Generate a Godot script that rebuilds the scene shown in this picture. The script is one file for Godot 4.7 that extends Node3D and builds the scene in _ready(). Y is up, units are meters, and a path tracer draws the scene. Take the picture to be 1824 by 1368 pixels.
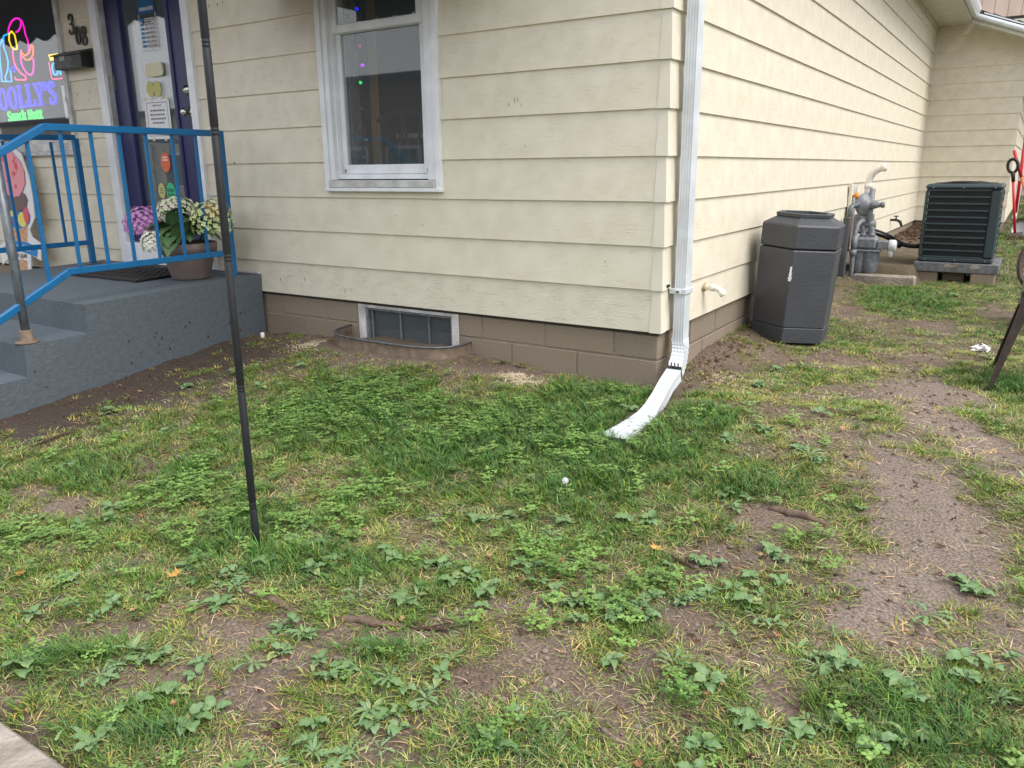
extends Node3D
# A cream lap-sided house corner with a worn lawn, seen from the pavement. x runs along the front wall, z towards the street, y up; metres.

const E := 0.2032          # siding exposure
const Y0 := 0.277          # bottom of the lowest course
const ZB := -9.4           # plane of the rear wing wall
const BINX := 0.24
const BINZ := -1.49
var rng := RandomNumberGenerator.new()
var nz := FastNoiseLite.new()
var nf := FastNoiseLite.new()
var M := {}
var used := {}
var house: Node3D

# ------------------------------------------------------------------ helpers
func numbered(called: String) -> String:
	if not used.has(called):
		used[called] = 0
		return called
	used[called] += 1
	return "%s_%03d" % [called, used[called]]

func tag(o, label, category, group = "", kind = ""):
	if label: o.set_meta("label", label)
	if category: o.set_meta("category", category)
	if group: o.set_meta("group", group)
	if kind: o.set_meta("kind", kind)
	return o

func thing(called: String, label, category, at = Vector3.ZERO, group = "") -> Node3D:
	var o := Node3D.new()
	o.name = numbered(called)
	add_child(o)
	o.position = at
	tag(o, label, category, group)
	return o

func grp(called: String, parent: Node) -> Node3D:
	var o := Node3D.new()
	o.name = called
	parent.add_child(o, true)
	return o

func mi(called: String, mesh: Mesh, m, parent: Node = null, at = Vector3.ZERO) -> MeshInstance3D:
	var o := MeshInstance3D.new()
	o.mesh = mesh
	if m != null: o.material_override = m
	if parent == null:
		o.name = numbered(called)
		add_child(o)
	else:
		o.name = called
		parent.add_child(o, true)
	o.position = at
	return o

func ST(smooth := false) -> SurfaceTool:
	var st := SurfaceTool.new()
	st.begin(Mesh.PRIMITIVE_TRIANGLES)
	st.set_smooth_group(0 if smooth else -1)
	return st

func put(called: String, st: SurfaceTool, m, parent: Node = null) -> MeshInstance3D:
	st.generate_normals()
	return mi(called, st.commit(), m, parent)

func tri(st: SurfaceTool, a: Vector3, b: Vector3, c: Vector3):
	st.add_vertex(a); st.add_vertex(b); st.add_vertex(c)

func quad(st: SurfaceTool, a: Vector3, b: Vector3, c: Vector3, d: Vector3):
	tri(st, a, b, c); tri(st, a, c, d)

# box from p to q with chamfered edges
func bx(st: SurfaceTool, p: Vector3, q: Vector3, ch := 0.0, X := Transform3D.IDENTITY):
	var lo := Vector3(minf(p.x, q.x), minf(p.y, q.y), minf(p.z, q.z))
	var hi := Vector3(maxf(p.x, q.x), maxf(p.y, q.y), maxf(p.z, q.z))
	var c := (lo + hi) * 0.5
	var h := (hi - lo) * 0.5
	ch = minf(ch, minf(h.x, minf(h.y, h.z)) * 0.9)
	var i := h - Vector3(ch, ch, ch)
	var face := func(n: Vector3, u: Vector3, v: Vector3):
		var o := n * h
		var a := X * (c + o - u * i - v * i)
		var b := X * (c + o + u * i - v * i)
		var d := X * (c + o + u * i + v * i)
		var e := X * (c + o - u * i + v * i)
		quad(st, a, e, d, b)
	var ax := [Vector3.RIGHT, Vector3.UP, Vector3.BACK]
	for k in 3:
		for s in [1.0, -1.0]:
			var n: Vector3 = ax[k] * s
			var u: Vector3 = ax[(k + 1) % 3] * s
			var v: Vector3 = ax[(k + 2) % 3]
			var un := Vector3(absf(u.x), absf(u.y), absf(u.z)) * signf(s)
			face.call(n, un, v)
	if ch <= 0.0: return
	for k in 3:
		var w: Vector3 = ax[k]
		var u: Vector3 = ax[(k + 1) % 3]
		var v: Vector3 = ax[(k + 2) % 3]
		for su in [1.0, -1.0]:
			for sv in [1.0, -1.0]:
				var a: Vector3 = c + u * h * su + v * i * sv
				var b: Vector3 = c + u * i * su + v * h * sv
				var l := w * i
				if su * sv > 0: quad(st, X * (a - l), X * (a + l), X * (b + l), X * (b - l))
				else: quad(st, X * (a - l), X * (b - l), X * (b + l), X * (a + l))
	for sx in [1.0, -1.0]:
		for sy in [1.0, -1.0]:
			for sz in [1.0, -1.0]:
				var s := Vector3(sx, sy, sz)
				var a := X * (c + Vector3(h.x, i.y, i.z) * s)
				var b := X * (c + Vector3(i.x, h.y, i.z) * s)
				var d := X * (c + Vector3(i.x, i.y, h.z) * s)
				if sx * sy * sz > 0: tri(st, a, d, b)
				else: tri(st, a, b, d)

func boxm(called, p, q, ch, m, parent = null) -> MeshInstance3D:
	var st := ST()
	bx(st, p, q, ch)
	return put(called, st, m, parent)

# tube along points with radii
func tube(st: SurfaceTool, pts: Array, r, n := 10, caps := true):
	var prev := []
	var up := Vector3.UP
	for k in pts.size():
		var d: Vector3 = (pts[mini(k + 1, pts.size() - 1)] - pts[maxi(k - 1, 0)]).normalized()
		if k == 0:
			up = Vector3.UP if absf(d.y) < 0.9 else Vector3.RIGHT
		var s := d.cross(up).normalized()
		up = s.cross(d).normalized()
		var rr: float = r[k] if r is Array else r
		var ring := []
		for j in n:
			var a := TAU * j / n
			ring.append(pts[k] + (s * cos(a) + up * sin(a)) * rr)
		if k > 0:
			for j in n:
				var j2 := (j + 1) % n
				quad(st, prev[j], prev[j2], ring[j2], ring[j])
		if caps and (k == 0 or k == pts.size() - 1):
			for j in n:
				var j2 := (j + 1) % n
				if k == 0: tri(st, pts[k], ring[j2], ring[j])
				else: tri(st, pts[k], ring[j], ring[j2])
		prev = ring

func bend(a: Vector3, b: Vector3, c: Vector3, n := 6) -> Array:
	var o := []
	for k in n + 1:
		var t := float(k) / n
		o.append(a.lerp(b, t).lerp(b.lerp(c, t), t))
	return o

func lathe(st: SurfaceTool, prof: Array, n := 24, X := Transform3D.IDENTITY):
	for k in prof.size() - 1:
		for j in n:
			var a := TAU * j / n
			var b := TAU * (j + 1) / n
			var p: Vector2 = prof[k]
			var q: Vector2 = prof[k + 1]
			var A := X * Vector3(p.x * cos(a), p.y, p.x * sin(a))
			var B := X * Vector3(p.x * cos(b), p.y, p.x * sin(b))
			var D := X * Vector3(q.x * cos(a), q.y, q.x * sin(a))
			var F := X * Vector3(q.x * cos(b), q.y, q.x * sin(b))
			if p.x > 0.0001 and q.x > 0.0001: quad(st, A, D, F, B)
			elif q.x > 0.0001: tri(st, A, D, F)
			else: tri(st, A, D, B)

# flat polygon (xy) given thickness along z
func prism(st: SurfaceTool, poly: PackedVector2Array, z0: float, z1: float, X := Transform3D.IDENTITY):
	var t := Geometry2D.triangulate_polygon(poly)
	for k in range(0, t.size(), 3):
		var a := poly[t[k]]; var b := poly[t[k + 1]]; var c := poly[t[k + 2]]
		if (b - a).cross(c - a) > 0:
			var w := b; b = c; c = w
		tri(st, X * Vector3(a.x, a.y, z1), X * Vector3(b.x, b.y, z1), X * Vector3(c.x, c.y, z1))
		tri(st, X * Vector3(a.x, a.y, z0), X * Vector3(c.x, c.y, z0), X * Vector3(b.x, b.y, z0))
	var area := 0.0
	for k in poly.size():
		area += poly[k].cross(poly[(k + 1) % poly.size()])
	for k in poly.size():
		var a := poly[k]; var b := poly[(k + 1) % poly.size()]
		if area < 0: var w := a; a = b; b = w
		quad(st, X * Vector3(a.x, a.y, z0), X * Vector3(a.x, a.y, z1), X * Vector3(b.x, b.y, z1), X * Vector3(b.x, b.y, z0))

func text(called, words, size, m, parent, at, depth = 0.002, italic = false, serif = false, wide = 1.0, weight = 400) -> MeshInstance3D:
	var t := TextMesh.new()
	var f := SystemFont.new()
	f.font_names = PackedStringArray(["Droid Serif" if serif else "Droid Sans"])
	f.font_italic = italic
	f.font_weight = weight
	t.font = f
	t.text = words
	t.font_size = 64
	t.pixel_size = size / 64.0
	t.depth = depth
	t.curve_step = 2.0
	var o := mi(called, t, m, parent, at)
	o.scale = Vector3(wide, 1, 1)
	return o

# ------------------------------------------------------------------ textures
func noise_image(w: int, h: int, freq: float, type := FastNoiseLite.TYPE_SIMPLEX_SMOOTH, oct := 4, sd := 1, fractal := FastNoiseLite.FRACTAL_FBM) -> Image:
	var n := FastNoiseLite.new()
	n.seed = sd
	n.noise_type = type
	n.frequency = freq
	n.fractal_type = fractal
	n.fractal_octaves = oct
	if type == FastNoiseLite.TYPE_CELLULAR and oct == 1: n.cellular_return_type = FastNoiseLite.RETURN_DISTANCE2_SUB
	return n.get_seamless_image(w, h)

# grey noise mapped to a colour multiplier between lo and hi
func tone_tex(im: Image, lo: Color, hi: Color, gain := 1.0) -> ImageTexture:
	var o := Image.create(im.get_width(), im.get_height(), true, Image.FORMAT_RGB8)
	for y in im.get_height():
		for x in im.get_width():
			var v := clampf((im.get_pixel(x, y).r - 0.5) * gain + 0.5, 0, 1)
			o.set_pixel(x, y, lo.lerp(hi, v))
	o.generate_mipmaps()
	return ImageTexture.create_from_image(o)

func normal_tex(im: Image, s: float) -> ImageTexture:
	var o: Image = im.duplicate()
	o.convert(Image.FORMAT_RGBA8)
	o.bump_map_to_normal_map(s)
	return ImageTexture.create_from_image(o)

func mat(called: String, c: Color, rough := 0.6, metal := 0.0) -> StandardMaterial3D:
	var m := StandardMaterial3D.new()
	m.resource_name = called
	m.albedo_color = c
	m.roughness = rough
	m.metallic = metal
	M[called] = m
	return m

func tp(m: StandardMaterial3D, albedo, normal, sc: Vector3, ns := 1.0, world := true) -> StandardMaterial3D:
	m.uv1_triplanar = true
	m.uv1_world_triplanar = world
	m.uv1_scale = sc
	m.uv1_triplanar_sharpness = 8.0
	if albedo != null: m.albedo_texture = albedo
	if normal != null:
		m.normal_enabled = true
		m.normal_texture = normal
		m.normal_scale = ns
	return m

func rgb(r, g, b) -> Color:
	return Color8(r, g, b)

func vmat(called: String, rough := 0.7, back := 0.0) -> StandardMaterial3D:
	var m := mat(called, Color.WHITE, rough)
	m.vertex_color_use_as_albedo = true
	m.cull_mode = BaseMaterial3D.CULL_DISABLED
	if back > 0:
		m.backlight_enabled = true
		m.backlight = Color(back, back, back)
	return m

func glow(called: String, c: Color, e: float) -> StandardMaterial3D:
	var m := mat(called, c * 0.5, 0.4)
	m.emission_enabled = true
	m.emission = c
	m.emission_energy_multiplier = e
	return m

func make_materials():
	var mottle := tone_tex(noise_image(256, 256, 0.012, FastNoiseLite.TYPE_SIMPLEX_SMOOTH, 5, 3), Color(0.93, 0.93, 0.93), Color(1, 1, 1), 1.2)
	var dirtym := tone_tex(noise_image(512, 512, 0.008, FastNoiseLite.TYPE_SIMPLEX_SMOOTH, 6, 7), Color(0.80, 0.79, 0.78), Color(1, 1, 1), 1.5)
	var paint := tone_tex(noise_image(512, 512, 0.02, FastNoiseLite.TYPE_SIMPLEX, 6, 19), Color(0.92, 0.92, 0.915), Color(1, 1, 1), 1.3)
	var speck := tone_tex(noise_image(512, 512, 0.10, FastNoiseLite.TYPE_SIMPLEX, 4, 9), Color(0.80, 0.79, 0.78), Color(1, 1, 1), 2.0)
	# wood-grain emboss of the siding: thin wavering lines along the board
	var g1 := noise_image(80, 1024, 0.040, FastNoiseLite.TYPE_SIMPLEX_SMOOTH, 2, 11)
	g1.resize(1024, 1024, Image.INTERPOLATE_CUBIC)
	var g2 := noise_image(128, 1024, 0.052, FastNoiseLite.TYPE_SIMPLEX_SMOOTH, 2, 12)
	g2.resize(1024, 1024, Image.INTERPOLATE_CUBIC)
	var gm := noise_image(1024, 1024, 0.006, FastNoiseLite.TYPE_SIMPLEX_SMOOTH, 3, 13)
	var gh := Image.create(1024, 1024, false, Image.FORMAT_L8)
	for y in 1024:
		for x in 1024:
			var a := (g1.get_pixel(x, y).r - 0.5) / 0.030
			var b := (g2.get_pixel(x, y).r - 0.5) / 0.026
			var w := clampf(gm.get_pixel(x, y).r * 2.0 - 0.45, 0.1, 1.0)
			var v := 0.85 - w * (0.55 * exp(-a * a) + 0.45 * exp(-b * b))
			gh.set_pixel(x, y, Color(v, v, v))
	var grain := normal_tex(gh, 4.4)
	var sidetone := tone_tex(noise_image(512, 512, 0.006, FastNoiseLite.TYPE_SIMPLEX_SMOOTH, 6, 21), Color(0.96, 0.955, 0.945), Color(1, 1, 1), 1.3)
	var coarse := normal_tex(noise_image(512, 512, 0.05, FastNoiseLite.TYPE_SIMPLEX_SMOOTH, 5, 31), 5.0)
	var pits := normal_tex(noise_image(512, 512, 0.12, FastNoiseLite.TYPE_CELLULAR, 2, 33), 4.0)

	tp(mat("siding", rgb(229, 222, 204), 0.55), sidetone, grain, Vector3(1.6, 1.6, 1.6), 0.6)
	tp(mat("siding_worn", rgb(225, 218, 201), 0.6), sidetone, grain, Vector3(1.3, 1.3, 1.3), 1.0)
	tp(mat("cap", rgb(227, 221, 206), 0.5), sidetone, null, Vector3(0.8, 0.8, 0.8))
	tp(mat("block", rgb(164, 150, 133), 0.9), speck, pits, Vector3(3.1, 3.1, 3.1), 1.3)
	tp(mat("block_dark", rgb(157, 144, 128), 0.9), speck, pits, Vector3(2.7, 2.7, 2.7), 1.3)
	tp(mat("mortar", rgb(158, 145, 129), 0.95), speck, coarse, Vector3(3, 3, 3), 1.0)
	tp(mat("sheathing", rgb(70, 62, 54), 0.9), mottle, null, Vector3(1, 1, 1))
	tp(mat("white_trim", rgb(238, 241, 246), 0.45), mottle, coarse, Vector3(1.5, 1.5, 1.5), 0.08)
	tp(mat("old_white", rgb(222, 222, 222), 0.7), dirtym, coarse, Vector3(1.3, 1.3, 1.3), 0.4)
	tp(mat("spout_white", rgb(214, 220, 229), 0.35), tone_tex(noise_image(256, 256, 0.01, FastNoiseLite.TYPE_SIMPLEX_SMOOTH, 5, 5), Color(0.93, 0.93, 0.92), Color(1, 1, 1), 1.5), null, Vector3(2, 2, 2))
	tp(mat("porch", rgb(88, 98, 107), 0.65), paint, coarse, Vector3(1.9, 1.9, 1.9), 0.3)
	tp(mat("rail_blue", rgb(6, 103, 160), 0.35), mottle, null, Vector3(3, 3, 3))
	tp(mat("navy", rgb(34, 37, 92), 0.38), mottle, null, Vector3(1, 1, 1))
	tp(mat("galvanised", rgb(122, 130, 138), 0.5, 0.55), dirtym, null, Vector3(3, 3, 3))
	tp(mat("meter_grey", rgb(134, 140, 150), 0.5), dirtym, null, Vector3(4, 4, 4))
	tp(mat("bin_grey", rgb(72, 75, 82), 0.5), mottle, coarse, Vector3(1.6, 1.6, 1.6), 0.2)
	tp(mat("ac_green", rgb(52, 66, 72), 0.42), mottle, null, Vector3(2, 2, 2))
	tp(mat("concrete", rgb(168, 160, 150), 0.9), dirtym, coarse, Vector3(1.3, 1.3, 1.3), 0.9)
	tp(mat("pad_grey", rgb(118, 122, 128), 0.8), dirtym, coarse, Vector3(3.1, 3.1, 3.1), 0.6)
	tp(mat("brown_metal", rgb(70, 56, 52), 0.45, 0.2), dirtym, null, Vector3(4, 4, 4))
	tp(mat("black_pole", rgb(30, 32, 40), 0.55), dirtym, null, Vector3(5, 5, 5))
	tp(mat("pot", rgb(128, 113, 108), 0.6), mottle, null, Vector3(3, 3, 3))
	tp(mat("soil", rgb(62, 48, 40), 1.0), dirtym, coarse, Vector3(6, 6, 6), 1.0)
	tp(mat("bark", rgb(124, 104, 92), 0.95), dirtym, coarse, Vector3(9, 9, 9), 1.4)
	tp(mat("twig", rgb(86, 66, 54), 0.95), dirtym, coarse, Vector3(12, 12, 12), 1.0)
	tp(mat("soffit", rgb(206, 203, 190), 0.6), mottle, null, Vector3(2, 2, 2))
	tp(mat("gutter", rgb(222, 228, 232), 0.35), mottle, null, Vector3(2, 2, 2))
	tp(mat("shingle", rgb(58, 58, 66), 0.95), dirtym, coarse, Vector3(3, 3, 3), 1.2)
	tp(mat("pink_board", rgb(232, 205, 190), 0.7), mottle, null, Vector3(0.5, 0.5, 0.5))
	tp(mat("brick_far", rgb(134, 92, 78), 0.9), dirtym, coarse, Vector3(1, 1, 1), 1.0)
	tp(mat("far_cream", rgb(190, 180, 160), 0.8), dirtym, null, Vector3(0.7, 0.7, 0.7))
	tp(mat("asphalt", rgb(72, 72, 74), 0.95), dirtym, coarse, Vector3(0.8, 0.8, 0.8), 1.0)
	tp(mat("hill", rgb(58, 78, 48), 1.0), dirtym, null, Vector3(0.03, 0.03, 0.03))
	tp(mat("awning_cloth", rgb(40, 46, 92), 0.85), mottle, null, Vector3(1, 1, 1))
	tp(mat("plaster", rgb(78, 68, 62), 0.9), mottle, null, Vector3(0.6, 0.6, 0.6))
	tp(mat("jamb_grey", rgb(132, 138, 144), 0.7), dirtym, null, Vector3(3, 3, 3))
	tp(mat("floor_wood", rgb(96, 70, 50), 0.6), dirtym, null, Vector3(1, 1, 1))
	tp(mat("mat_rubber", rgb(52, 48, 48), 0.8), dirtym, null, Vector3(9, 9, 9))
	tp(mat("leaf_litter", rgb(128, 88, 62), 0.9), dirtym, null, Vector3(9, 9, 9))
	mat("ac_fin", rgb(34, 42, 47), 0.5)
	mat("coil", rgb(40, 42, 44), 0.8)
	tp(mat("mail_grey", rgb(74, 78, 84), 0.5), dirtym, null, Vector3(5, 5, 5))
	tp(mat("muddy_steel", rgb(128, 112, 98), 0.85), dirtym, coarse, Vector3(3, 3, 3), 0.7)
	mat("grime", rgb(126, 116, 104), 0.9)
	mat("stem_green", rgb(70, 98, 50), 0.7)
	mat("foam", rgb(176, 150, 104), 0.9)
	tp(mat("valve_dark", rgb(58, 56, 56), 0.7), dirtym, null, Vector3(9, 9, 9))
	mat("black", rgb(22, 22, 24), 0.5)
	mat("black_gloss", rgb(20, 20, 22), 0.25)
	mat("steel", rgb(196, 192, 184), 0.25, 1.0)
	mat("hinge", rgb(150, 148, 144), 0.4, 0.8)
	mat("copper", rgb(92, 66, 54), 0.55, 0.4)
	mat("paper", rgb(236, 236, 240), 0.8)
	mat("ink", rgb(46, 46, 54), 0.9)
	mat("ink_soft", rgb(120, 118, 122), 0.9)
	mat("pane_backing", rgb(58, 62, 68), 0.95)  # flat dark colour of the sheet that blacks out the cellar pane
	mat("orange", rgb(232, 140, 30), 0.5)
	mat("red", rgb(196, 36, 46), 0.4)
	mat("wood_handle", rgb(206, 128, 72), 0.6)
	mat("green_sticker", rgb(60, 190, 140), 0.6)
	mat("orange_sticker", rgb(226, 110, 66), 0.6)
	mat("yellow_sticker", rgb(200, 196, 120), 0.6)
	mat("cream_handle", rgb(222, 216, 186), 0.5)
	mat("hours_blue", rgb(18, 92, 142), 0.6)
	mat("dark_green", rgb(24, 52, 50), 0.5)
	mat("pvc", rgb(236, 234, 226), 0.4)
	mat("clear_dome", rgb(206, 212, 216), 0.2)
	mat("yellow_card", rgb(176, 146, 70), 0.8)
	mat("red_card", rgb(150, 50, 78), 0.8)
	mat("blue_card", rgb(40, 70, 120), 0.8)
	mat("cone_pink", rgb(240, 158, 168), 0.7)
	mat("cone_choc", rgb(120, 96, 98), 0.7)
	mat("cone_blue", rgb(52, 136, 206), 0.7)
	mat("cone_yellow", rgb(238, 222, 110), 0.7)
	mat("cone_red", rgb(228, 96, 110), 0.7)
	mat("cone_waffle", rgb(216, 170, 134), 0.7)
	mat("waffle_line", rgb(196, 140, 104), 0.7)
	var g := mat("glass", Color(0.75, 0.82, 0.84, 0.06), 0.02)
	g.transparency = BaseMaterial3D.TRANSPARENCY_ALPHA
	g.metallic_specular = 1.0
	glow("neon_cyan", Color(0.05, 0.65, 0.95), 0.8)
	glow("neon_pink", Color(0.95, 0.03, 0.75), 0.8)
	glow("neon_rose", Color(1.0, 0.22, 0.55), 0.8)
	glow("neon_yellow", Color(1.0, 0.85, 0.12), 0.75)
	glow("neon_orange", Color(1.0, 0.40, 0.15), 0.75)
	glow("neon_violet", Color(0.10, 0.015, 0.9), 1.0)
	glow("neon_green", Color(0.03, 0.85, 0.30), 0.75)
	glow("bulb_blue", Color(0.1, 0.1, 1.0), 0.6)
	glow("bulb_red", Color(0.9, 0.15, 0.2), 0.15)
	glow("bulb_purple", Color(0.65, 0.1, 1.0), 0.6)
	glow("bulb_green", Color(0.1, 0.9, 0.4), 0.6)
	vmat("grass", 0.7, 0.35)
	vmat("weed", 0.55, 0.3)
	vmat("petal", 0.7, 0.3)
	vmat("litter", 0.85, 0.2)
	var gd := vmat("ground", 0.95)
	var d1 := noise_image(1024, 1024, 0.020, FastNoiseLite.TYPE_SIMPLEX_SMOOTH, 7, 41)
	var d2 := noise_image(1024, 1024, 0.022, FastNoiseLite.TYPE_CELLULAR, 1, 43)
	var d3 := noise_image(1024, 1024, 0.004, FastNoiseLite.TYPE_SIMPLEX_SMOOTH, 3, 45)
	var d4 := noise_image(1024, 1024, 0.20, FastNoiseLite.TYPE_SIMPLEX, 2, 47)
	var hgt := Image.create(1024, 1024, false, Image.FORMAT_L8)
	for y in 1024:
		for x in 1024:
			var e := d2.get_pixel(x, y).r / 0.055
			var v := 0.15 + d1.get_pixel(x, y).r * 0.55 + d4.get_pixel(x, y).r * 0.12 - 0.34 * exp(-e * e) * clampf(d3.get_pixel(x, y).r * 3.0 - 1.2, 0, 1)
			hgt.set_pixel(x, y, Color(v, v, v))
	tp(gd, tone_tex(noise_image(1024, 1024, 0.03, FastNoiseLite.TYPE_SIMPLEX, 6, 51), Color(0.74, 0.72, 0.71), Color(1, 1, 1), 1.7), normal_tex(hgt, 9.0), Vector3(2.3, 2.3, 2.3), 1.0)
const DIRT = [[1.227,0.716,0.192,0.662,-0.356],[1.233,1.233,0.179,0.219,-0.427],[1.18,1.423,0.128,0.099,-0.681],[1.237,-0.087,0.158,0.648,-0.602],[1.124,-0.608,0.234,0.324,-0.558],[1.502,1.282,0.08,0.098,-0.379],[0.112,-0.65,0.181,0.393,-0.575],[0.311,-0.92,0.248,0.279,-0.515],[0.165,-0.151,0.136,0.207,-0.488],[1.025,-1.338,0.273,0.295,-0.502],[0.946,-2.419,0.219,0.215,-0.534],[-2.653,1.609,0.282,0.331,-0.431],[-2.616,1.212,0.408,0.253,-0.324],[-2.643,0.74,0.366,0.237,-0.306],[-2.703,0.197,0.34,0.237,-0.458],[-1.526,1.73,0.125,0.306,-0.493],[-1.533,2.056,0.186,0.161,-0.517],[-1.762,2.065,0.122,0.118,-0.428],[-0.688,2.474,0.253,0.073,-0.541],[-0.3,2.473,0.272,0.057,-0.45],[-0.281,2.257,0.21,0.106,-0.422],[-0.044,2.21,0.092,0.121,-0.348],[-0.081,2.42,0.173,0.074,-0.586],[-0.597,2.703,0.061,0.074,-0.535],[-0.443,2.727,0.071,0.064,-0.503],[0.401,2.112,0.125,0.1,-0.383],[0.373,2.315,0.091,0.085,-0.428],[0.505,1.964,0.157,0.106,-0.546],[0.744,2.033,0.065,0.124,-0.481],[0.78,1.301,0.165,0.119,-0.552],[0.811,0.997,0.215,0.092,-0.289],[0.804,1.65,0.088,0.072,-0.387],[0.972,1.713,0.082,0.053,-0.581],[0.732,1.361,0.099,0.09,-0.575],[1.135,1.837,0.061,0.071,-0.565],[1.051,1.801,0.064,0.057,-0.579],[-0.71,0.105,0.264,0.195,-0.56],[-1.05,0.029,0.187,0.149,-0.491],[-2.349,0.186,0.29,0.187,-0.504],[0.9,-0.474,0.313,0.209,-0.601],[0.576,-1.077,0.246,0.213,-0.581],[-0.117,2.3,0.121,0.071,-0.381],[0.015,2.1,0.188,0.049,-0.509],[0.3,1.807,0.096,0.052,-0.58],[0.741,1.837,0.084,0.083,-0.442],[0.42,-2.605,0.159,0.74,-0.478],[1.343,-3.134,0.234,0.516,-0.455],[-1.314,0.144,0.736,0.221,-0.553],[-0.827,0.142,0.385,0.264,-0.588],[-2.25,0.186,0.467,0.273,-0.489],[-2.396,0.535,0.474,0.312,-0.342],[-2.5,1.122,0.713,0.383,-0.39],[-2.516,1.57,0.402,0.367,-0.412]]
const LUSH = [[-1.109,0.902,0.607,0.433,-0.34],[-0.18,0.631,0.633,0.374,-0.513],[0.237,0.689,0.331,0.262,-0.415],[0.356,0.24,0.168,0.377,-0.494],[0.147,0.999,0.272,0.273,-0.482],[-0.492,1.022,0.597,0.333,-0.487],[-0.634,2.553,0.176,0.163,-0.535],[0.117,2.123,0.121,0.068,-0.481],[0.433,2.181,0.054,0.074,-0.383],[1.413,1.703,0.201,0.163,-0.474],[0.586,-3.593,0.445,0.792,-0.491],[-1.542,1.796,0.493,0.24,-0.501],[-0.243,0.189,0.322,0.224,-0.472],[-0.74,1.884,0.183,0.205,-0.496],[-0.39,1.902,0.372,0.139,-0.41],[0.706,0.832,0.173,0.128,-0.301],[1.433,-0.906,0.159,0.292,-0.618],[-0.167,2.595,0.165,0.119,-0.427],[0.582,2.237,0.15,0.064,-0.579],[1.193,1.765,0.099,0.112,-0.536],[0.774,-3.376,0.51,0.587,-0.487]]
const DRY = [[1.446,0.28,0.088,0.877,-0.624],[1.289,1.112,0.137,0.148,-0.396],[0.422,1.855,0.213,0.145,-0.551],[0.739,0.346,0.327,0.309,-0.588],[-0.433,2.194,0.206,0.09,-0.647],[-0.236,1.671,0.306,0.147,-0.514],[0.588,-0.069,0.3,0.361,-0.561],[-0.834,1.452,0.278,0.207,-0.469],[0.809,-1.064,0.357,0.273,-0.552],[0.072,2.464,0.162,0.092,-0.548],[0.903,1.675,0.226,0.113,-0.358],[0.613,2.039,0.161,0.112,-0.526],[1.187,-1.765,0.257,0.508,-0.562],[1.398,0.86,0.128,0.207,-0.338],[1.331,1.47,0.214,0.091,-0.446]]
const CLOVER = [[-1.433,2.234,0.196,0.239,-0.509],[-1.316,0.989,0.254,0.293,-0.391],[-0.837,0.781,0.214,0.208,-0.395],[-1.188,1.786,0.138,0.208,-0.435],[-0.568,1.48,0.13,0.14,-0.407],[0.848,1.952,0.058,0.072,-0.669],[0.603,1.674,0.108,0.103,-0.458],[-1.294,0.665,0.357,0.25,-0.481],[-0.496,0.772,0.302,0.249,-0.31],[-0.027,0.811,0.227,0.213,-0.501],[-0.91,1.746,0.131,0.189,-0.52],[-0.564,1.711,0.184,0.165,-0.433],[0.675,1.485,0.096,0.084,-0.401],[0.297,1.549,0.209,0.127,-0.33]]
const WEEDS = [[-0.73,2.364],[-0.909,2.444],[-0.465,2.461],[-0.46,2.193],[-0.2,2.188],[-0.116,2.183],[-0.26,2.401],[0.107,2.239],[0.246,2.307],[0.019,2.251],[-0.232,2.504],[-0.111,2.543],[-0.285,2.577],[0.29,2.429],[0.813,1.831],[1.146,1.662],[1.123,1.519],[0.939,1.552],[0.891,1.494],[0.908,1.222],[0.579,1.658],[0.651,1.592],[0.498,1.672],[0.461,1.704],[0.235,1.613],[0.23,1.432],[0.031,1.931],[0.005,1.426],[0.746,1.352],[0.681,1.0],[0.942,1.347],[0.633,0.915],[0.233,0.383],[0.019,0.376],[-0.283,0.741],[-0.74,2.043],[-0.572,1.757],[-0.439,1.831],[-1.288,1.957],[-1.3,2.123],[-0.307,1.86],[-0.498,1.992],[-0.145,1.776],[-0.029,1.751],[0.103,1.783],[0.36,1.368],[0.413,1.227],[0.229,1.318],[0.327,1.666],[0.226,1.783],[0.668,1.67],[0.751,1.507],[0.834,1.465],[1.056,1.617],[1.203,1.817],[1.278,1.85],[1.293,1.647],[1.134,1.93],[1.032,1.913],[0.957,2.028],[0.903,1.841],[0.668,1.877],[0.636,2.132],[0.561,2.25],[0.34,2.212],[0.267,2.209],[0.191,2.453],[-0.14,2.336],[-0.374,2.438],[-0.462,2.559],[-0.362,2.703],[-0.249,2.699],[-0.683,2.632],[-0.906,2.503],[-0.976,2.346],[-0.73,2.114],[-0.475,2.12],[-0.114,1.963],[0.379,-0.665],[0.504,-0.741],[0.398,-0.291],[0.754,0.024],[0.498,0.515],[0.838,-0.549],[0.605,0.347],[0.825,0.529],[-1.261,0.007],[-1.549,0.156],[1.311,-2.208],[0.972,-3.809],[0.862,-3.274],[0.695,-2.766],[-3.276,0.989],[-2.999,1.371],[-2.333,1.386],[-2.291,0.993],[-2.174,0.754],[-1.782,0.78],[-1.874,0.536],[1.312,-1.507],[1.315,1.329],[1.416,1.469],[1.336,1.799],[1.492,1.58],[1.419,1.165]]
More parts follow.
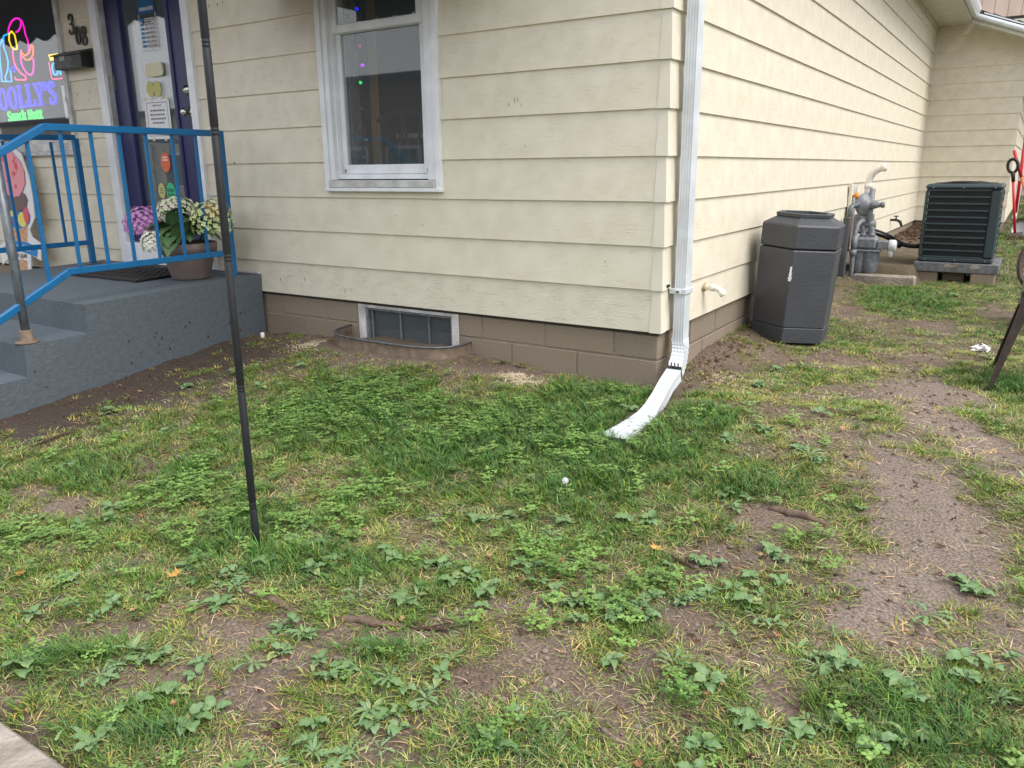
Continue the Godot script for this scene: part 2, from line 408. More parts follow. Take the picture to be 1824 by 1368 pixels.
const LEAVES = [[0.572,1.356,0],[-0.427,2.117,1],[0.085,2.006,1],[-1.157,2.414,0],[-0.698,2.168,0],[-0.53,2.258,1],[-0.653,2.341,1],[0.126,1.637,1],[0.343,1.56,1],[0.379,1.623,1],[0.268,1.682,1],[0.252,1.179,1],[0.321,2.098,1],[1.002,1.597,1],[0.869,1.26,1],[-0.348,1.687,1],[-0.845,1.761,1],[-1.155,1.986,1],[-0.179,2.541,1],[-0.151,2.28,1],[-0.505,2.729,1],[-1.084,-0.129,1],[-0.874,0.043,2],[-0.757,0.031,2],[-2.458,1.149,1],[-2.657,1.138,1],[0.879,0.195,1],[0.921,1.892,1],[0.943,1.84,1],[0.873,2.076,1],[-1.522,0.672,1],[0.988,1.215,2],[-0.795,0.026,1],[0.534,-4.708,1],[0.904,-4.698,1],[-0.311,2.763,1],[-1.049,1.838,1],[-0.268,1.452,1],[1.148,1.605,1],[0.866,2.149,1]]

# ------------------------------------------------------------------ ground shape
const PROFILE = [[-80.0, 1.0], [-20.0, 0.35], [-9.5, 0.15], [-7.0, 0.08], [-4.7, 0.0], [0.0, 0.0], [0.35, -0.01], [0.93, -0.07], [1.42, -0.125], [1.7, -0.15], [2.72, -0.245], [2.86, -0.34], [5.5, -0.46], [14.0, -0.5], [60.0, -0.2], [140.0, 0.5]]
func profile(z: float) -> float:
	if z <= PROFILE[0][0]: return PROFILE[0][1]
	for k in PROFILE.size() - 1:
		if z < PROFILE[k + 1][0]:
			var t: float = (z - PROFILE[k][0]) / (PROFILE[k + 1][0] - PROFILE[k][0])
			return lerpf(PROFILE[k][1], PROFILE[k + 1][1], t)
	return PROFILE[-1][1]

func ground(x: float, z: float, fine := true) -> float:
	var y := profile(z)
	if x > -0.3 and z < -0.2:
		y += 0.075 * exp(-pow(maxf(x, 0) / 0.16, 2.0)) * clampf((-z - 0.2) / 0.6, 0, 1)
		# raised soil bed between the meter and the rear wing
		var bed := clampf((0.62 - x) / 0.06, 0, 1) * clampf((-z - 4.35) / 0.08, 0, 1)
		y = lerpf(y, 0.15 + 0.05 * clampf((-z - 6.0) / 3.0, 0, 1), bed)
	if z > -0.3 and z < 1.2:
		var dx := (x + 1.58) / 0.75
		var dz := (z - 0.1) / 0.42
		y += 0.07 * exp(-(dx * dx + dz * dz) * 1.1)
	if fine and absf(x) < 12 and z > -16 and z < 2.76:
		y += nz.get_noise_2d(x * 60, z * 60) * 0.016 + nz.get_noise_2d(x * 260 + 50, z * 260) * 0.006 + nf.get_noise_2d(x * 900, z * 900) * 0.003
	return y

var PATH := DIRT.slice(0, 5)
func hits(L: Array, x: float, z: float) -> float:
	var best := 0.0
	for p in L:
		var dx: float = x - p[0]
		var dz: float = z - p[1]
		if absf(dx) > 2.2 or absf(dz) > 2.2: continue
		var c := cos(p[4]); var s := sin(p[4])
		var a: float = (dx * c + dz * s) / p[2]
		var b: float = (-dx * s + dz * c) / p[3]
		best = maxf(best, exp(-(a * a + b * b) * 1.3))
	return best

func make_ground():
	var xs := []
	var zs := []
	var x := -140.0
	while x < 140.0:
		xs.append(x)
		x += 12.0 if absf(x + 0.5) > 24 else (2.0 if absf(x + 0.5) > 8 else (0.25 if (x < -3.2 or x > 2.6) else 0.025))
	xs.append(140.0)
	var z := -80.0
	while z < 140.0:
		zs.append(z)
		z += 10.0 if (z < -24 or z > 24) else (1.5 if (z < -12 or z > 6) else (0.1 if z < -5 else (0.05 if z < -1.6 else (0.024 if z < 2.8 else 0.4))))
	zs.append(140.0)
	var V := PackedVector3Array()
	var K := PackedColorArray()
	var I := PackedInt32Array()
	var w := xs.size()
	for zz in zs:
		for xx in xs:
			V.append(Vector3(xx, ground(xx, zz), zz))
			var near: bool = xx > -3.6 and xx < 3.0 and zz > -12 and zz < 3.0
			var c := Color(0.165, 0.120, 0.092)
			var n1 := nz.get_noise_2d(xx * 45 + 900, zz * 45) * 0.5 + 0.5
			c = c.lerp(Color(0.255, 0.196, 0.158), clampf(n1 * 1.6 - 0.5, 0, 1))
			if near:
				var d := hits(DIRT, xx, zz)
				var l := hits(LUSH, xx, zz)
				c = c.lerp(Color(0.13, 0.115, 0.06), clampf(0.55 - d * 0.9 + l * 0.4 + nz.get_noise_2d(xx * 300, zz * 300) * 0.6, 0, 0.85))
				# the trodden path is dried pale
				c = c.lerp(Color(0.285, 0.226, 0.196), clampf(hits(PATH, xx, zz) * 1.4 - 0.15 + n1 * 0.3, 0, 1) * 0.9 if xx > 0.6 else 0.0)
				# dark damp soil beside the steps
				var damp := exp(-pow((xx + 2.65) / 0.58, 2.0)) * clampf((zz - 0.05) * 3.0, 0, 1)
				c = c.lerp(Color(0.06, 0.043, 0.034), clampf(damp * 1.3 + nz.get_noise_2d(xx * 200, zz * 200) * 0.35, 0, 0.9) * (1.0 if damp > 0.15 else 0.0))
			elif zz < 2.9:
				c = Color(0.10, 0.11, 0.05)
			K.append(c)
	for j in zs.size() - 1:
		for i in w - 1:
			var a := j * w + i
			I.append_array(PackedInt32Array([a, a + 1, a + w + 1, a, a + w + 1, a + w]))
	var N := PackedVector3Array()
	N.resize(V.size())
	for j in zs.size():
		for i in w:
			var p := V[j * w + maxi(i - 1, 0)]; var q := V[j * w + mini(i + 1, w - 1)]
			var r := V[maxi(j - 1, 0) * w + i]; var s := V[mini(j + 1, zs.size() - 1) * w + i]
			N[j * w + i] = (s - r).cross(q - p).normalized()
	var arr := []
	arr.resize(Mesh.ARRAY_MAX)
	arr[Mesh.ARRAY_VERTEX] = V
	arr[Mesh.ARRAY_NORMAL] = N
	arr[Mesh.ARRAY_COLOR] = K
	arr[Mesh.ARRAY_INDEX] = I
	var am := ArrayMesh.new()
	am.add_surface_from_arrays(Mesh.PRIMITIVE_TRIANGLES, arr)
	tag(mi("ground", am, M.ground), "bare brown earth of the worn lawn", "ground", "", "structure")

	# public pavement slabs, street and the far kerb
	var walk := thing("pavement", "pale concrete pavement slabs beside the lawn", "pavement")
	walk.set_meta("kind", "structure")
	for k in 9:
		var x0 := -9.0 + k * 1.5 + 0.24
		boxm("slab", Vector3(x0 + 0.006, -0.36, 2.78), Vector3(x0 + 1.494, -0.225, 4.28), 0.008, M.concrete, walk)
	tag(boxm("kerb", Vector3(-60, -0.6, 5.6), Vector3(40, -0.36, 5.78), 0.02, M.concrete), "long concrete kerb along the street", "kerb", "", "structure")
	tag(boxm("road", Vector3(-120, -0.6, 5.79), Vector3(120, -0.488, 14.0), 0.0, M.asphalt), "grey asphalt street in front of the house", "road", "", "structure")

# ------------------------------------------------------------------ house
# one lap board: rectangles [u0, u1, ya, yb] of one course; leans out towards its lower edge
func board(parent: Node, O: Vector3, U: Vector3, N: Vector3, k: int, rects: Array, m, seedv: float):
	var st := ST()
	var yb := Y0 + k * E
	var pt := func(u: float, y: float, back: float) -> Vector3:
		var t := (y - yb) / E
		var n := lerpf(0.001, -0.0105, t) + nz.get_noise_2d(u * 90 + seedv, k * 77.0) * 0.0014 * (1.0 - t)
		var dy := nz.get_noise_2d(u * 55 + seedv * 3, k * 31.0 + 400) * 0.0012 if t < 0.02 else 0.0
		return O + U * u + N * (n - back) + Vector3(0, y + dy, 0)
	for r in rects:
		var cnt := maxi(1, int(ceil((r[1] - r[0]) / 0.35)))
		for j in cnt:
			var a: float = lerpf(r[0], r[1], float(j) / cnt)
			var b: float = lerpf(r[0], r[1], float(j + 1) / cnt)
			var ya: float = r[2]; var yt: float = r[3]
			quad(st, pt.call(a, ya, 0.0), pt.call(a, yt, 0.0), pt.call(b, yt, 0.0), pt.call(b, ya, 0.0))
			quad(st, pt.call(a, ya, 0.0), pt.call(b, ya, 0.0), pt.call(b, ya, 0.0125), pt.call(a, ya, 0.0125))
		for s in 2:
			var u: float = r[s]
			quad(st, pt.call(u, r[2], 0.0), pt.call(u, r[3], 0.0), pt.call(u, r[3], 0.009), pt.call(u, r[2], 0.011))
	put("siding_board", st, m, parent)

# splits a course run u0..u1 around openings [x0, x1, y0, y1]
func course_rects(k: int, u0: float, u1: float, holes: Array, top := 99.0) -> Array:
	var ya := Y0 + k * E
	var yb := minf(ya + E + 0.018, top)
	var out := []
	var cur := u0
	for h in holes:
		if h[3] <= ya or h[2] >= yb or h[1] <= cur or h[0] >= u1: continue
		if h[0] > cur: out.append([cur, h[0], ya, yb])
		if h[2] > ya + 0.004: out.append([maxf(h[0], cur), minf(h[1], u1), ya, h[2]])
		if h[3] < yb - 0.004: out.append([maxf(h[0], cur), minf(h[1], u1), h[3], yb])
		cur = h[1]
	if cur < u1: out.append([cur, u1, ya, yb])
	return out

func corner_cap(parent: Node, at: Vector3, k: int, w := 0.056):
	# folded metal corner over the ends of one course (outer corner at +x, +z of at)
	var st := ST()
	var y0 := Y0 + k * E - 0.002
	var y1 := Y0 + (k + 1) * E + 0.002
	var o := 0.0042
	var i := -0.0075
	var P := func(x: float, y: float, zz: float) -> Vector3: return at + Vector3(x, y, zz)
	quad(st, P.call(-w, y0, o), P.call(-w + 0.006, y1, i), P.call(i, y1, i), P.call(o, y0, o))
	quad(st, P.call(o, y0, o), P.call(i, y1, i), P.call(i, y1, -w + 0.006), P.call(o, y0, -w))
	quad(st, P.call(-w, y0, o), P.call(o, y0, o), P.call(o - 0.009, y0, o - 0.009), P.call(-w, y0, o - 0.009))
	quad(st, P.call(o, y0, o), P.call(o, y0, -w), P.call(o - 0.009, y0, -w), P.call(o - 0.009, y0, o - 0.009))
	quad(st, P.call(-w, y0, o), P.call(-w, y0, o - 0.006), P.call(-w + 0.006, y1, i - 0.006), P.call(-w + 0.006, y1, i))
	quad(st, P.call(o, y0, -w), P.call(i, y1, -w + 0.006), P.call(i - 0.006, y1, -w + 0.006), P.call(o - 0.006, y0, -w))
	put("corner_cap", st, M.cap, parent)

func wall_core(called: String, parent: Node, x0: float, x1: float, y0: float, y1: float, z0: float, z1: float, holes: Array, m) -> MeshInstance3D:
	var st := ST()
	var cuts := [x0, x1]
	for h in holes:
		for q in [h[0], h[1]]:
			if q > x0 and q < x1: cuts.append(q)
	cuts.sort()
	for i in cuts.size() - 1:
		var a: float = cuts[i]; var b: float = cuts[i + 1]
		if b - a < 0.001: continue
		var mid := (a + b) / 2
		var ys := [y0]
		for h in holes:
			if mid > h[0] and mid < h[1]:
				ys.append(maxf(h[2], y0)); ys.append(minf(h[3], y1))
		ys.append(y1)
		for j in range(0, ys.size(), 2):
			if ys[j + 1] - ys[j] > 0.001: bx(st, Vector3(a, ys[j], z0), Vector3(b, ys[j + 1], z1))
	return put(called, st, m, parent)

const WIN = [-2.062, -1.362, 0.985, 2.45]
const DOOR = [-4.245, -3.318, 0.36, 2.46]
const SHOP = [-8.0, -4.775, 1.24, 2.46]
const CELLAR = [-1.975, -1.207, -0.25, 0.262]

func make_house():
	house = thing("house", "cream lap-sided house on tan concrete block foundation", "house")
	# --- front wall
	var wf := wall_core("wall", house, -9.0, -0.02, Y0 - 0.02, 2.86, -0.15, -0.022, [SHOP, DOOR, WIN], M.sheathing)
	for k in 13:
		var m = M.siding_worn if k == 0 else M.siding
		var R := course_rects(k, -9.0, -0.05, [[SHOP[0], -4.79, 1.21, 2.46], [-4.30, -3.275, 0.0, 2.46], [-2.10, -1.30, 0.945, 2.46]])
		# split the run left and right of the porch door so that each stretch is its own board
		var groups := [[], [], [], [], []]
		for r in R:
			var mid: float = (r[0] + r[1]) / 2
			groups[4 if mid < -8.0 else 0 if mid < -4.25 else (1 if mid < -2.1 else (2 if mid < -1.25 and r[3] - r[2] < 0.2 else 3))].append(r)
		if k <= 3 or k == 10:
			groups[1] = groups[1] + groups[2] + groups[3]
			groups[2] = []; groups[3] = []
		for q in groups:
			if q.size(): board(wf, Vector3.ZERO, Vector3.RIGHT, Vector3.BACK, k, q, m, 10.0 + k * 13)
		corner_cap(wf, Vector3.ZERO, k)
	# --- side wall
	var ws := boxm("wall", Vector3(-0.15, Y0 - 0.02, -0.02), Vector3(-0.022, 2.86, ZB - 0.2), 0.0, M.sheathing, house)
	for k in 13:
		var u := 0.05
		var joints := [3.7 + 0.9 * ((k * 2) % 3) - 0.4 * (k % 2), 7.2 + 0.5 * (k % 3), 9.392]
		for j in joints:
			board(ws, Vector3.ZERO, Vector3.FORWARD, Vector3.RIGHT, k, [[u, j - 0.0012, Y0 + k * E, Y0 + (k + 1) * E + 0.018]], M.siding, 300.0 + k * 9)
			u = j
	boxm("corner_strip", Vector3(-0.012, Y0, ZB - 0.01), Vector3(0.012, 2.84, ZB + 0.012), 0.002, M.cap, ws)
	# --- rear wing
	var ww := boxm("wall", Vector3(-0.02, Y0 - 0.02, ZB - 0.16), Vector3(1.08, 2.9, ZB - 0.022), 0.0, M.sheathing, house)
	for k in 13:
		board(ww, Vector3(0, 0, ZB), Vector3.RIGHT, Vector3.BACK, k, [[0.013, 1.06, Y0 + k * E, minf(Y0 + (k + 1) * E + 0.018, 2.86)]], M.siding, 700.0 + k * 5)
		corner_cap(ww, Vector3(1.11, 0, ZB), k)
	var wr := boxm("wall", Vector3(0.95, Y0 - 0.02, ZB - 0.2), Vector3(1.088, 2.6, ZB - 5.0), 0.0, M.sheathing, house)
	for k in 11:
		board(wr, Vector3(1.11, 0, ZB), Vector3.FORWARD, Vector3.RIGHT, k, [[0.05, 5.0, Y0 + k * E, Y0 + (k + 1) * E + 0.018]], M.siding, 900.0 + k * 5)
	# --- foundation of tan blocks
	var fd := wall_core("foundation", house, -9.0, -0.0285, -0.5, 0.27, -0.2, -0.0285, [CELLAR], M.mortar)
	var st := ST()
	bx(st, Vector3(-0.2, -0.5, -0.2), Vector3(-0.0285, 0.27, ZB - 0.1))
	bx(st, Vector3(-0.034, -0.5, ZB - 0.2), Vector3(1.07, 0.27, ZB - 0.034))
	bx(st, Vector3(0.9, -0.5, ZB - 0.2), Vector3(1.07, 0.27, ZB - 5.0))
	put("footing", st, M.mortar, fd)
	for c in 2:
		var y0 := 0.14 if c == 0 else -0.06
		var y1 := 0.268 if c == 0 else 0.13
		var x := -0.022
		var first := true
		while x > -9.0:
			var w := (0.225 if c == 0 else 0.43) if first else 0.388
			first = false
			var a := maxf(x - w, -9.0)
			var segs := [[a, x]]
			if a < CELLAR[1] and x > CELLAR[0]:
				segs = []
				if x > CELLAR[1] + 0.01: segs.append([CELLAR[1] + 0.004, x])
				if a < CELLAR[0] - 0.01: segs.append([a, CELLAR[0] - 0.004])
			for s in segs:
				if (s[0] > -2.85 or s[1] < -4.6): boxm("concrete_block", Vector3(s[0], y0, -0.1), Vector3(s[1], y1, -0.026 + rng.randf() * 0.004), 0.0025, M.block if rng.randf() < 0.7 else M.block_dark, fd)
			x -= w + 0.010
		var z := -0.0265
		first = true
		while z > ZB:
			var w := (0.43 if c == 0 else 0.225) if first else 0.388
			first = false
			boxm("concrete_block", Vector3(-0.1, y0, z), Vector3(-0.022 + rng.randf() * 0.004, y1, maxf(z - w, ZB - 0.03)), 0.0025, M.block if rng.randf() < 0.7 else M.block_dark, fd)
			z -= w + 0.010
	for k in 3:
		boxm("concrete_block", Vector3(0.02 + k * 0.398, 0.0, ZB - 0.1), Vector3(minf(0.408 + k * 0.398, 1.08), 0.268, ZB - 0.026), 0.004, M.block, fd)
	# scuffs and fly specks on the boards
	for e in [[-0.845, 1.345, 0.004, 0.018], [-0.812, 1.360, 0.003, 0.030], [-0.792, 1.362, 0.003, 0.026], [-0.772, 1.340, 0.002, 0.018], [-3.06, 2.035, 0.006, 0.02], [-2.98, 2.03, 0.006, 0.024], [-2.93, 2.04, 0.006, 0.022], [-2.958, 1.094, 0.014, 0.010], [-2.19, 1.215, 0.005, 0.006], [-2.30, 1.905, 0.004, 0.004], [-1.62, 0.790, 0.005, 0.006], [-1.42, 0.742, 0.006, 0.006], [-1.55, 0.745, 0.004, 0.005], [-4.69, 1.62, 0.016, 0.004], [-4.66, 1.605, 0.010, 0.010], [-4.50, 1.615, 0.010, 0.010], [-4.56, 1.53, 0.006, 0.008], [-4.52, 1.56, 0.006, 0.010], [-0.75, 1.15, 0.005, 0.005], [-0.3, 0.6, 0.004, 0.006], [-2.62, 0.36, 0.004, 0.030], [-2.40, 0.372, 0.004, 0.024], [-2.05, 0.33, 0.004, 0.028]]:
		boxm("scuff", Vector3(e[0] - e[2] / 2, e[1] - e[3] / 2, -0.011), Vector3(e[0] + e[2] / 2, e[1] + e[3] / 2, scuff_front(e[1])), 0.0, M.grime, wf)
	make_window()
	make_door()
	make_shop_window()
	make_cellar_window()
	make_roof()
	make_rooms()

func scuff_front(y: float) -> float:
	return lerpf(0.0016, -0.0099, fposmod(y - Y0, E) / E)

func frame4(st: SurfaceTool, x0: float, x1: float, y0: float, y1: float, l: float, r: float, b: float, t: float, z0: float, z1: float, ch := 0.002):
	bx(st, Vector3(x0, y0, z0), Vector3(x0 + l, y1, z1), ch)
	bx(st, Vector3(x1 - r, y0, z0), Vector3(x1, y1, z1), ch)
	if b > 0: bx(st, Vector3(x0 + l + 0.0005, y0, z0), Vector3(x1 - r - 0.0005, y0 + b, z1 - 0.0006), ch)
	if t > 0: bx(st, Vector3(x0 + l + 0.0005, y1 - t, z0), Vector3(x1 - r - 0.0005, y1, z1 - 0.0006), ch)

func make_window():
	var w := grp("window", house)
	var st := ST()
	frame4(st, -2.132, -1.270, 0.93, 2.52, 0.036, 0.034, 0.0, 0.06, -0.012, 0.020)
	put("flange", st, M.white_trim, w)
	st = ST()
	frame4(st, -2.0955, -1.3045, 0.986, 2.459, 0.036, 0.060, 0.0, 0.03, -0.10, 0.008)
	put("casing", st, M.white_trim, w)
	st = ST()
	frame4(st, -2.059, -1.365, 0.99, 2.428, 0.016, 0.016, 0.028, 0.02, -0.12, -0.018)
	put("jamb", st, M.white_trim, w)
	st = ST()
	bx(st, Vector3(-2.095, 0.944, -0.06), Vector3(-1.305, 0.9845, 0.030), 0.004)
	put("sill", st, M.old_white, w)
	st = ST()
	bx(st, Vector3(-2.125, 0.922, -0.012), Vector3(-1.268, 0.9425, 0.034), 0.003)
	put("apron", st, M.white_trim, w)
	# lower sash set behind the upper
	var lo := grp("sash", w)
	st = ST()
	frame4(st, -2.0425, -1.3815, 1.019, 1.83, 0.036, 0.052, 0.052, 0.05, -0.075, -0.045, 0.004)
	put("frame", st, M.white_trim, lo)
	boxm("pane", Vector3(-2.0065, 1.071, -0.062), Vector3(-1.4335, 1.78, -0.059), 0.0, M.glass, lo)
	var up := grp("sash", w)
	st = ST()
	frame4(st, -2.0425, -1.3815, 1.782, 2.405, 0.036, 0.052, 0.044, 0.04, -0.0445, -0.02, 0.004)
	put("frame", st, M.white_trim, up)
	boxm("pane", Vector3(-2.0065, 1.826, -0.034), Vector3(-1.4335, 2.365, -0.031), 0.0, M.glass, up)
	for s in [-1, 1]:
		boxm("latch", Vector3(-1.712 + s * 0.31 - 0.006, 1.028, -0.0448), Vector3(-1.712 + s * 0.31 + 0.006, 1.046, -0.040), 0.001, M.hinge, w)
	# grey wooden jamb seen behind the glass on the left
	st = ST()
	bx(st, Vector3(-2.06, 0.99, -0.16), Vector3(-2.025, 2.43, -0.121), 0.004)
	bx(st, Vector3(-2.09, 0.99, -0.24), Vector3(-2.055, 2.43, -0.161), 0.006)
	put("inner_jamb", st, M.jamb_grey, w)

func make_door():
	var d := grp("door", house)
	var st := ST()
	frame4(st, -4.335, -3.250, 0.392, 2.55, 0.088, 0.066, 0.0, 0.07, -0.012, 0.022)
	put("casing", st, M.white_trim, d)
	st = ST()
	frame4(st, -4.2465, -3.3165, 0.392, 2.48, 0.014, 0.014, 0.0, 0.02, -0.13, 0.010)
	put("jamb", st, M.old_white, d)
	boxm("threshold", Vector3(-4.26, 0.392, -0.10), Vector3(-3.24, 0.540, 0.030), 0.004, M.white_trim, d)
	var slab := grp("slab", d)
	st = ST()
	var X0 := -4.228; var X1 := -3.334
	var gx0 := -4.052; var gx1 := -3.545; var gy0 := 0.805; var gy1 := 2.32
	bx(st, Vector3(X0, 0.546, -0.075), Vector3(gx0 - 0.02, 2.45, -0.03), 0.002)
	bx(st, Vector3(gx1 + 0.02, 0.546, -0.075), Vector3(X1, 2.45, -0.03), 0.002)
	bx(st, Vector3(gx0 - 0.0195, 0.546, -0.075), Vector3(gx1 + 0.0195, gy0 - 0.02, -0.0305), 0.002)
	bx(st, Vector3(gx0 - 0.0195, gy1 + 0.02, -0.075), Vector3(gx1 + 0.0195, 2.45, -0.0305), 0.002)
	put("panel", st, M.navy, slab)
	st = ST()
	frame4(st, gx0 - 0.034, gx1 + 0.034, gy0 - 0.034, gy1 + 0.034, 0.034, 0.034, 0.034, 0.034, -0.0745, -0.018, 0.006)
	put("glass_stop", st, M.navy, slab)
	boxm("pane", Vector3(gx0, gy0, -0.055), Vector3(gx1, gy1, -0.051), 0.0, M.glass, slab)
	boxm("pane", Vector3(gx0, gy0, -0.070), Vector3(gx1, gy1, -0.066), 0.0, M.glass, slab)
	var kn := grp("door_knob", d)
	st = ST(true)
	var kx := Transform3D(Basis(Vector3.RIGHT, PI / 2), Vector3(-3.388, 1.423, -0.030))
	lathe(st, [Vector2(0.0, 0.0), Vector2(0.034, 0.0), Vector2(0.034, 0.006), Vector2(0.024, 0.011), Vector2(0.012, 0.014), Vector2(0.011, 0.034), Vector2(0.020, 0.040), Vector2(0.026, 0.050), Vector2(0.025, 0.062), Vector2(0.017, 0.068), Vector2(0.0, 0.069)], 24, kx)
	put("knob", st, M.steel, kn)
	st = ST(true)
	lathe(st, [Vector2(0.0, 0.0), Vector2(0.033, 0.0), Vector2(0.031, 0.014), Vector2(0.024, 0.024), Vector2(0.0, 0.025)], 24, Transform3D(Basis(Vector3.RIGHT, PI / 2), Vector3(-3.391, 1.564, -0.030)))
	put("deadbolt", st, M.steel, d)
	for y in [1.66, 0.75]:
		st = ST()
		tube(st, [Vector3(-4.238, y - 0.05, -0.006), Vector3(-4.238, y + 0.05, -0.006)], 0.007, 8)
		bx(st, Vector3(-4.2305, y - 0.05, -0.0295), Vector3(-4.205, y + 0.05, -0.0275), 0.0)
		put("hinge", st, M.hinge, d)
	# cream pull plate on the glass
	st = ST()
	var pl := PackedVector2Array()
	for k in 24:
		var a := TAU * k / 24.0
		pl.append(Vector2(-3.752 + 0.068 * signf(cos(a)) + 0.030 * cos(a), 1.716 + 0.014 * signf(sin(a)) + 0.030 * sin(a)))
	prism(st, pl, -0.0505, -0.038)
	put("pull_plate", st, M.cream_handle, d)

func sticker(called, label, x: float, y: float, rx: float, ry: float, m, z := -0.0535, notch := 0.0) -> Node3D:
	var t := thing(called, label, "sticker", Vector3(x, y, z))
	var st := ST()
	var p := PackedVector2Array()
	for k in 40:
		var a := TAU * k / 40.0
		var r := 1.0 + (notch if k % 2 == 0 else 0.0)
		p.append(Vector2(cos(a) * rx * r, sin(a) * ry * r))
	prism(st, p, 0.0032, 0.0042)
	put("backing", st, m, t)
	return t

func make_door_papers():
	var t := thing("paper_notice", "white printed paper taped inside door glass", "notice", Vector3(-3.775, 1.41, -0.0495))
	var st := ST()
	bx(st, Vector3(-0.150, -0.145, 0.0), Vector3(0.135, 0.12, 0.0012))
	t.rotation.z = -0.015
	put("sheet", st, M.paper, t)
	st = ST()
	for e in [[-0.125, 0.095, 0.112, 0.098], [-0.125, -0.125, 0.112, -0.122], [-0.125, -0.122, -0.122, 0.095], [0.109, -0.122, 0.112, 0.095]]:
		bx(st, Vector3(e[0], e[1], 0.0013), Vector3(e[2], e[3], 0.0017))
	put("border", st, M.ink, t)
	# lines of print too small to read
	for e in [[0.078, 0.09, 0.010], [0.045, 0.16, 0.013], [0.018, 0.17, 0.013], [-0.009, 0.16, 0.013], [-0.036, 0.13, 0.013], [-0.085, 0.19, 0.026]]:
		var x: float = -0.005 - e[1] / 2
		while x < -0.005 + e[1] / 2:
			var w := rng.randf_range(0.012, 0.030)
			boxm("word", Vector3(x, e[0] - e[2] / 2, 0.0013), Vector3(x + w, e[0] + e[2] / 2 * rng.randf_range(0.5, 1.0), 0.0017), 0.0, M.ink_soft, t)
			x += w + 0.007
	for p in [[-0.14, 0.115], [-0.05, 0.118], [0.06, 0.12], [0.12, 0.118], [-0.08, -0.145], [0.06, -0.145]]:
		boxm("tape", Vector3(p[0] - 0.012, p[1] - 0.012, 0.0018), Vector3(p[0] + 0.012, p[1] + 0.012, 0.0024), 0.0, M.cream_handle, t)
	# opening hours board
	var h := thing("opening_hours_sign", "blue opening hours sign with white time boxes on door glass", "sign", Vector3(-3.765, 2.05, -0.0495))
	st = ST()
	bx(st, Vector3(-0.095, 0.02, 0.0), Vector3(0.085, 0.30, 0.0012))
	put("header", st, M.hours_blue, h)
	text("lettering", "OPENING HOURS", 0.030, M.paper, h, Vector3(-0.005, 0.05, 0.002), 0.0006, false, false, 0.62, 700)
	st = ST()
	for e in [[-0.098, -0.205, -0.094, 0.02], [0.084, -0.205, 0.088, 0.02], [-0.098, -0.209, 0.088, -0.2052]]:
		bx(st, Vector3(e[0], e[1], 0.0), Vector3(e[2], e[3], 0.0012))
	put("border", st, M.paper, h)
	for k in 7:
		var y := -0.008 - k * 0.027
		boxm("day_box", Vector3(-0.085, y - 0.017, 0.0), Vector3(-0.052, y, 0.0012), 0.0, M.cone_blue, h)
		for s in 2:
			boxm("time_box", Vector3(-0.040 + s * 0.057, y - 0.019, 0.0), Vector3(0.008 + s * 0.057, y, 0.0012), 0.0, M.paper, h)
			for q in 2: boxm("digits", Vector3(-0.036 + s * 0.057 + q * 0.022, y - 0.015, 0.0013), Vector3(-0.020 + s * 0.057 + q * 0.022, y - 0.004, 0.0017), 0.0, M.cone_choc, h)
	var a := sticker("round_sticker", "pale scalloped sticker touching its twin above paper notice", -3.832, 1.598, 0.040, 0.050, M.yellow_sticker, -0.0535, 0.05)
	var b := sticker("round_sticker", "pale scalloped sticker touching its twin above paper notice", -3.752, 1.594, 0.040, 0.050, M.yellow_sticker, -0.0535, 0.05)
	for q in [a, b]: q.set_meta("group", "scalloped stickers on the door glass")
	var o := sticker("oval_sticker", "orange and white oval sticker below paper notice", -3.76, 1.108, 0.052, 0.066, M.orange_sticker)
	st = ST()
	var p := PackedVector2Array()
	for k in 13:
		var an := PI + PI * k / 12.0
		p.append(Vector2(cos(an) * 0.050, sin(an) * 0.064))
	p.append(Vector2(0.050, 0.004)); p.append(Vector2(-0.050, 0.004))
	for k in p.size(): p[k] = Vector2(p[k].x, p[k].y - 0.006 if p[k].y > 0 else p[k].y)
	prism(st, p, 0.0044, 0.0048)
	put("white_half", st, M.paper, o)
	for e in [[-0.026, 0.030, 0.026], [-0.032, 0.012, 0.030]]:
		boxm("print_line", Vector3(e[0], e[1], 0.0043), Vector3(e[2], e[1] + 0.008, 0.0047), 0.0, M.paper, o)
	var g := sticker("oval_sticker", "bright green oval sticker with black two-line lettering", -3.735, 0.905, 0.052, 0.066, M.green_sticker)
	text("lettering", "Uber", 0.036, M.ink, g, Vector3(0, 0.014, 0.0046), 0.0006, false, false, 1.0, 700)
	text("lettering", "Eats", 0.036, M.ink, g, Vector3(0, -0.018, 0.0046), 0.0006, false, false, 1.0, 700)
	var y := sticker("oval_sticker", "pale yellow oval sticker beside the bright green one", -3.842, 0.913, 0.040, 0.052, M.yellow_sticker)
	for e in [-0.018, -0.002, 0.014]:
		boxm("print_line", Vector3(-0.022, e, 0.0043), Vector3(0.022, e + 0.007, 0.0047), 0.0, M.ink_soft, y)

func make_shop_window():
	var w := grp("shop_window", house)
	var st := ST()
	frame4(st, -8.05, -4.738, 1.235, 2.52, 0.05, 0.048, 0.0, 0.06, -0.012, 0.020)
	put("casing", st, M.old_white, w)
	boxm("sill", Vector3(-8.05, 1.176, -0.05), Vector3(-4.735, 1.204, 0.036), 0.004, M.old_white, w)
	boxm("sill", Vector3(-8.0, 1.205, -0.10), Vector3(-4.788, 1.268, 0.026), 0.004, M.old_white, w)
	st = ST()
	frame4(st, -7.999, -4.7865, 1.269, 2.459, 0.03, 0.012, 0.032, 0.03, -0.10, -0.005)
	put("jamb", st, M.old_white, w)
	boxm("pane", Vector3(-7.969, 1.301, -0.05), Vector3(-4.7985, 2.429, -0.046), 0.0, M.glass, w)

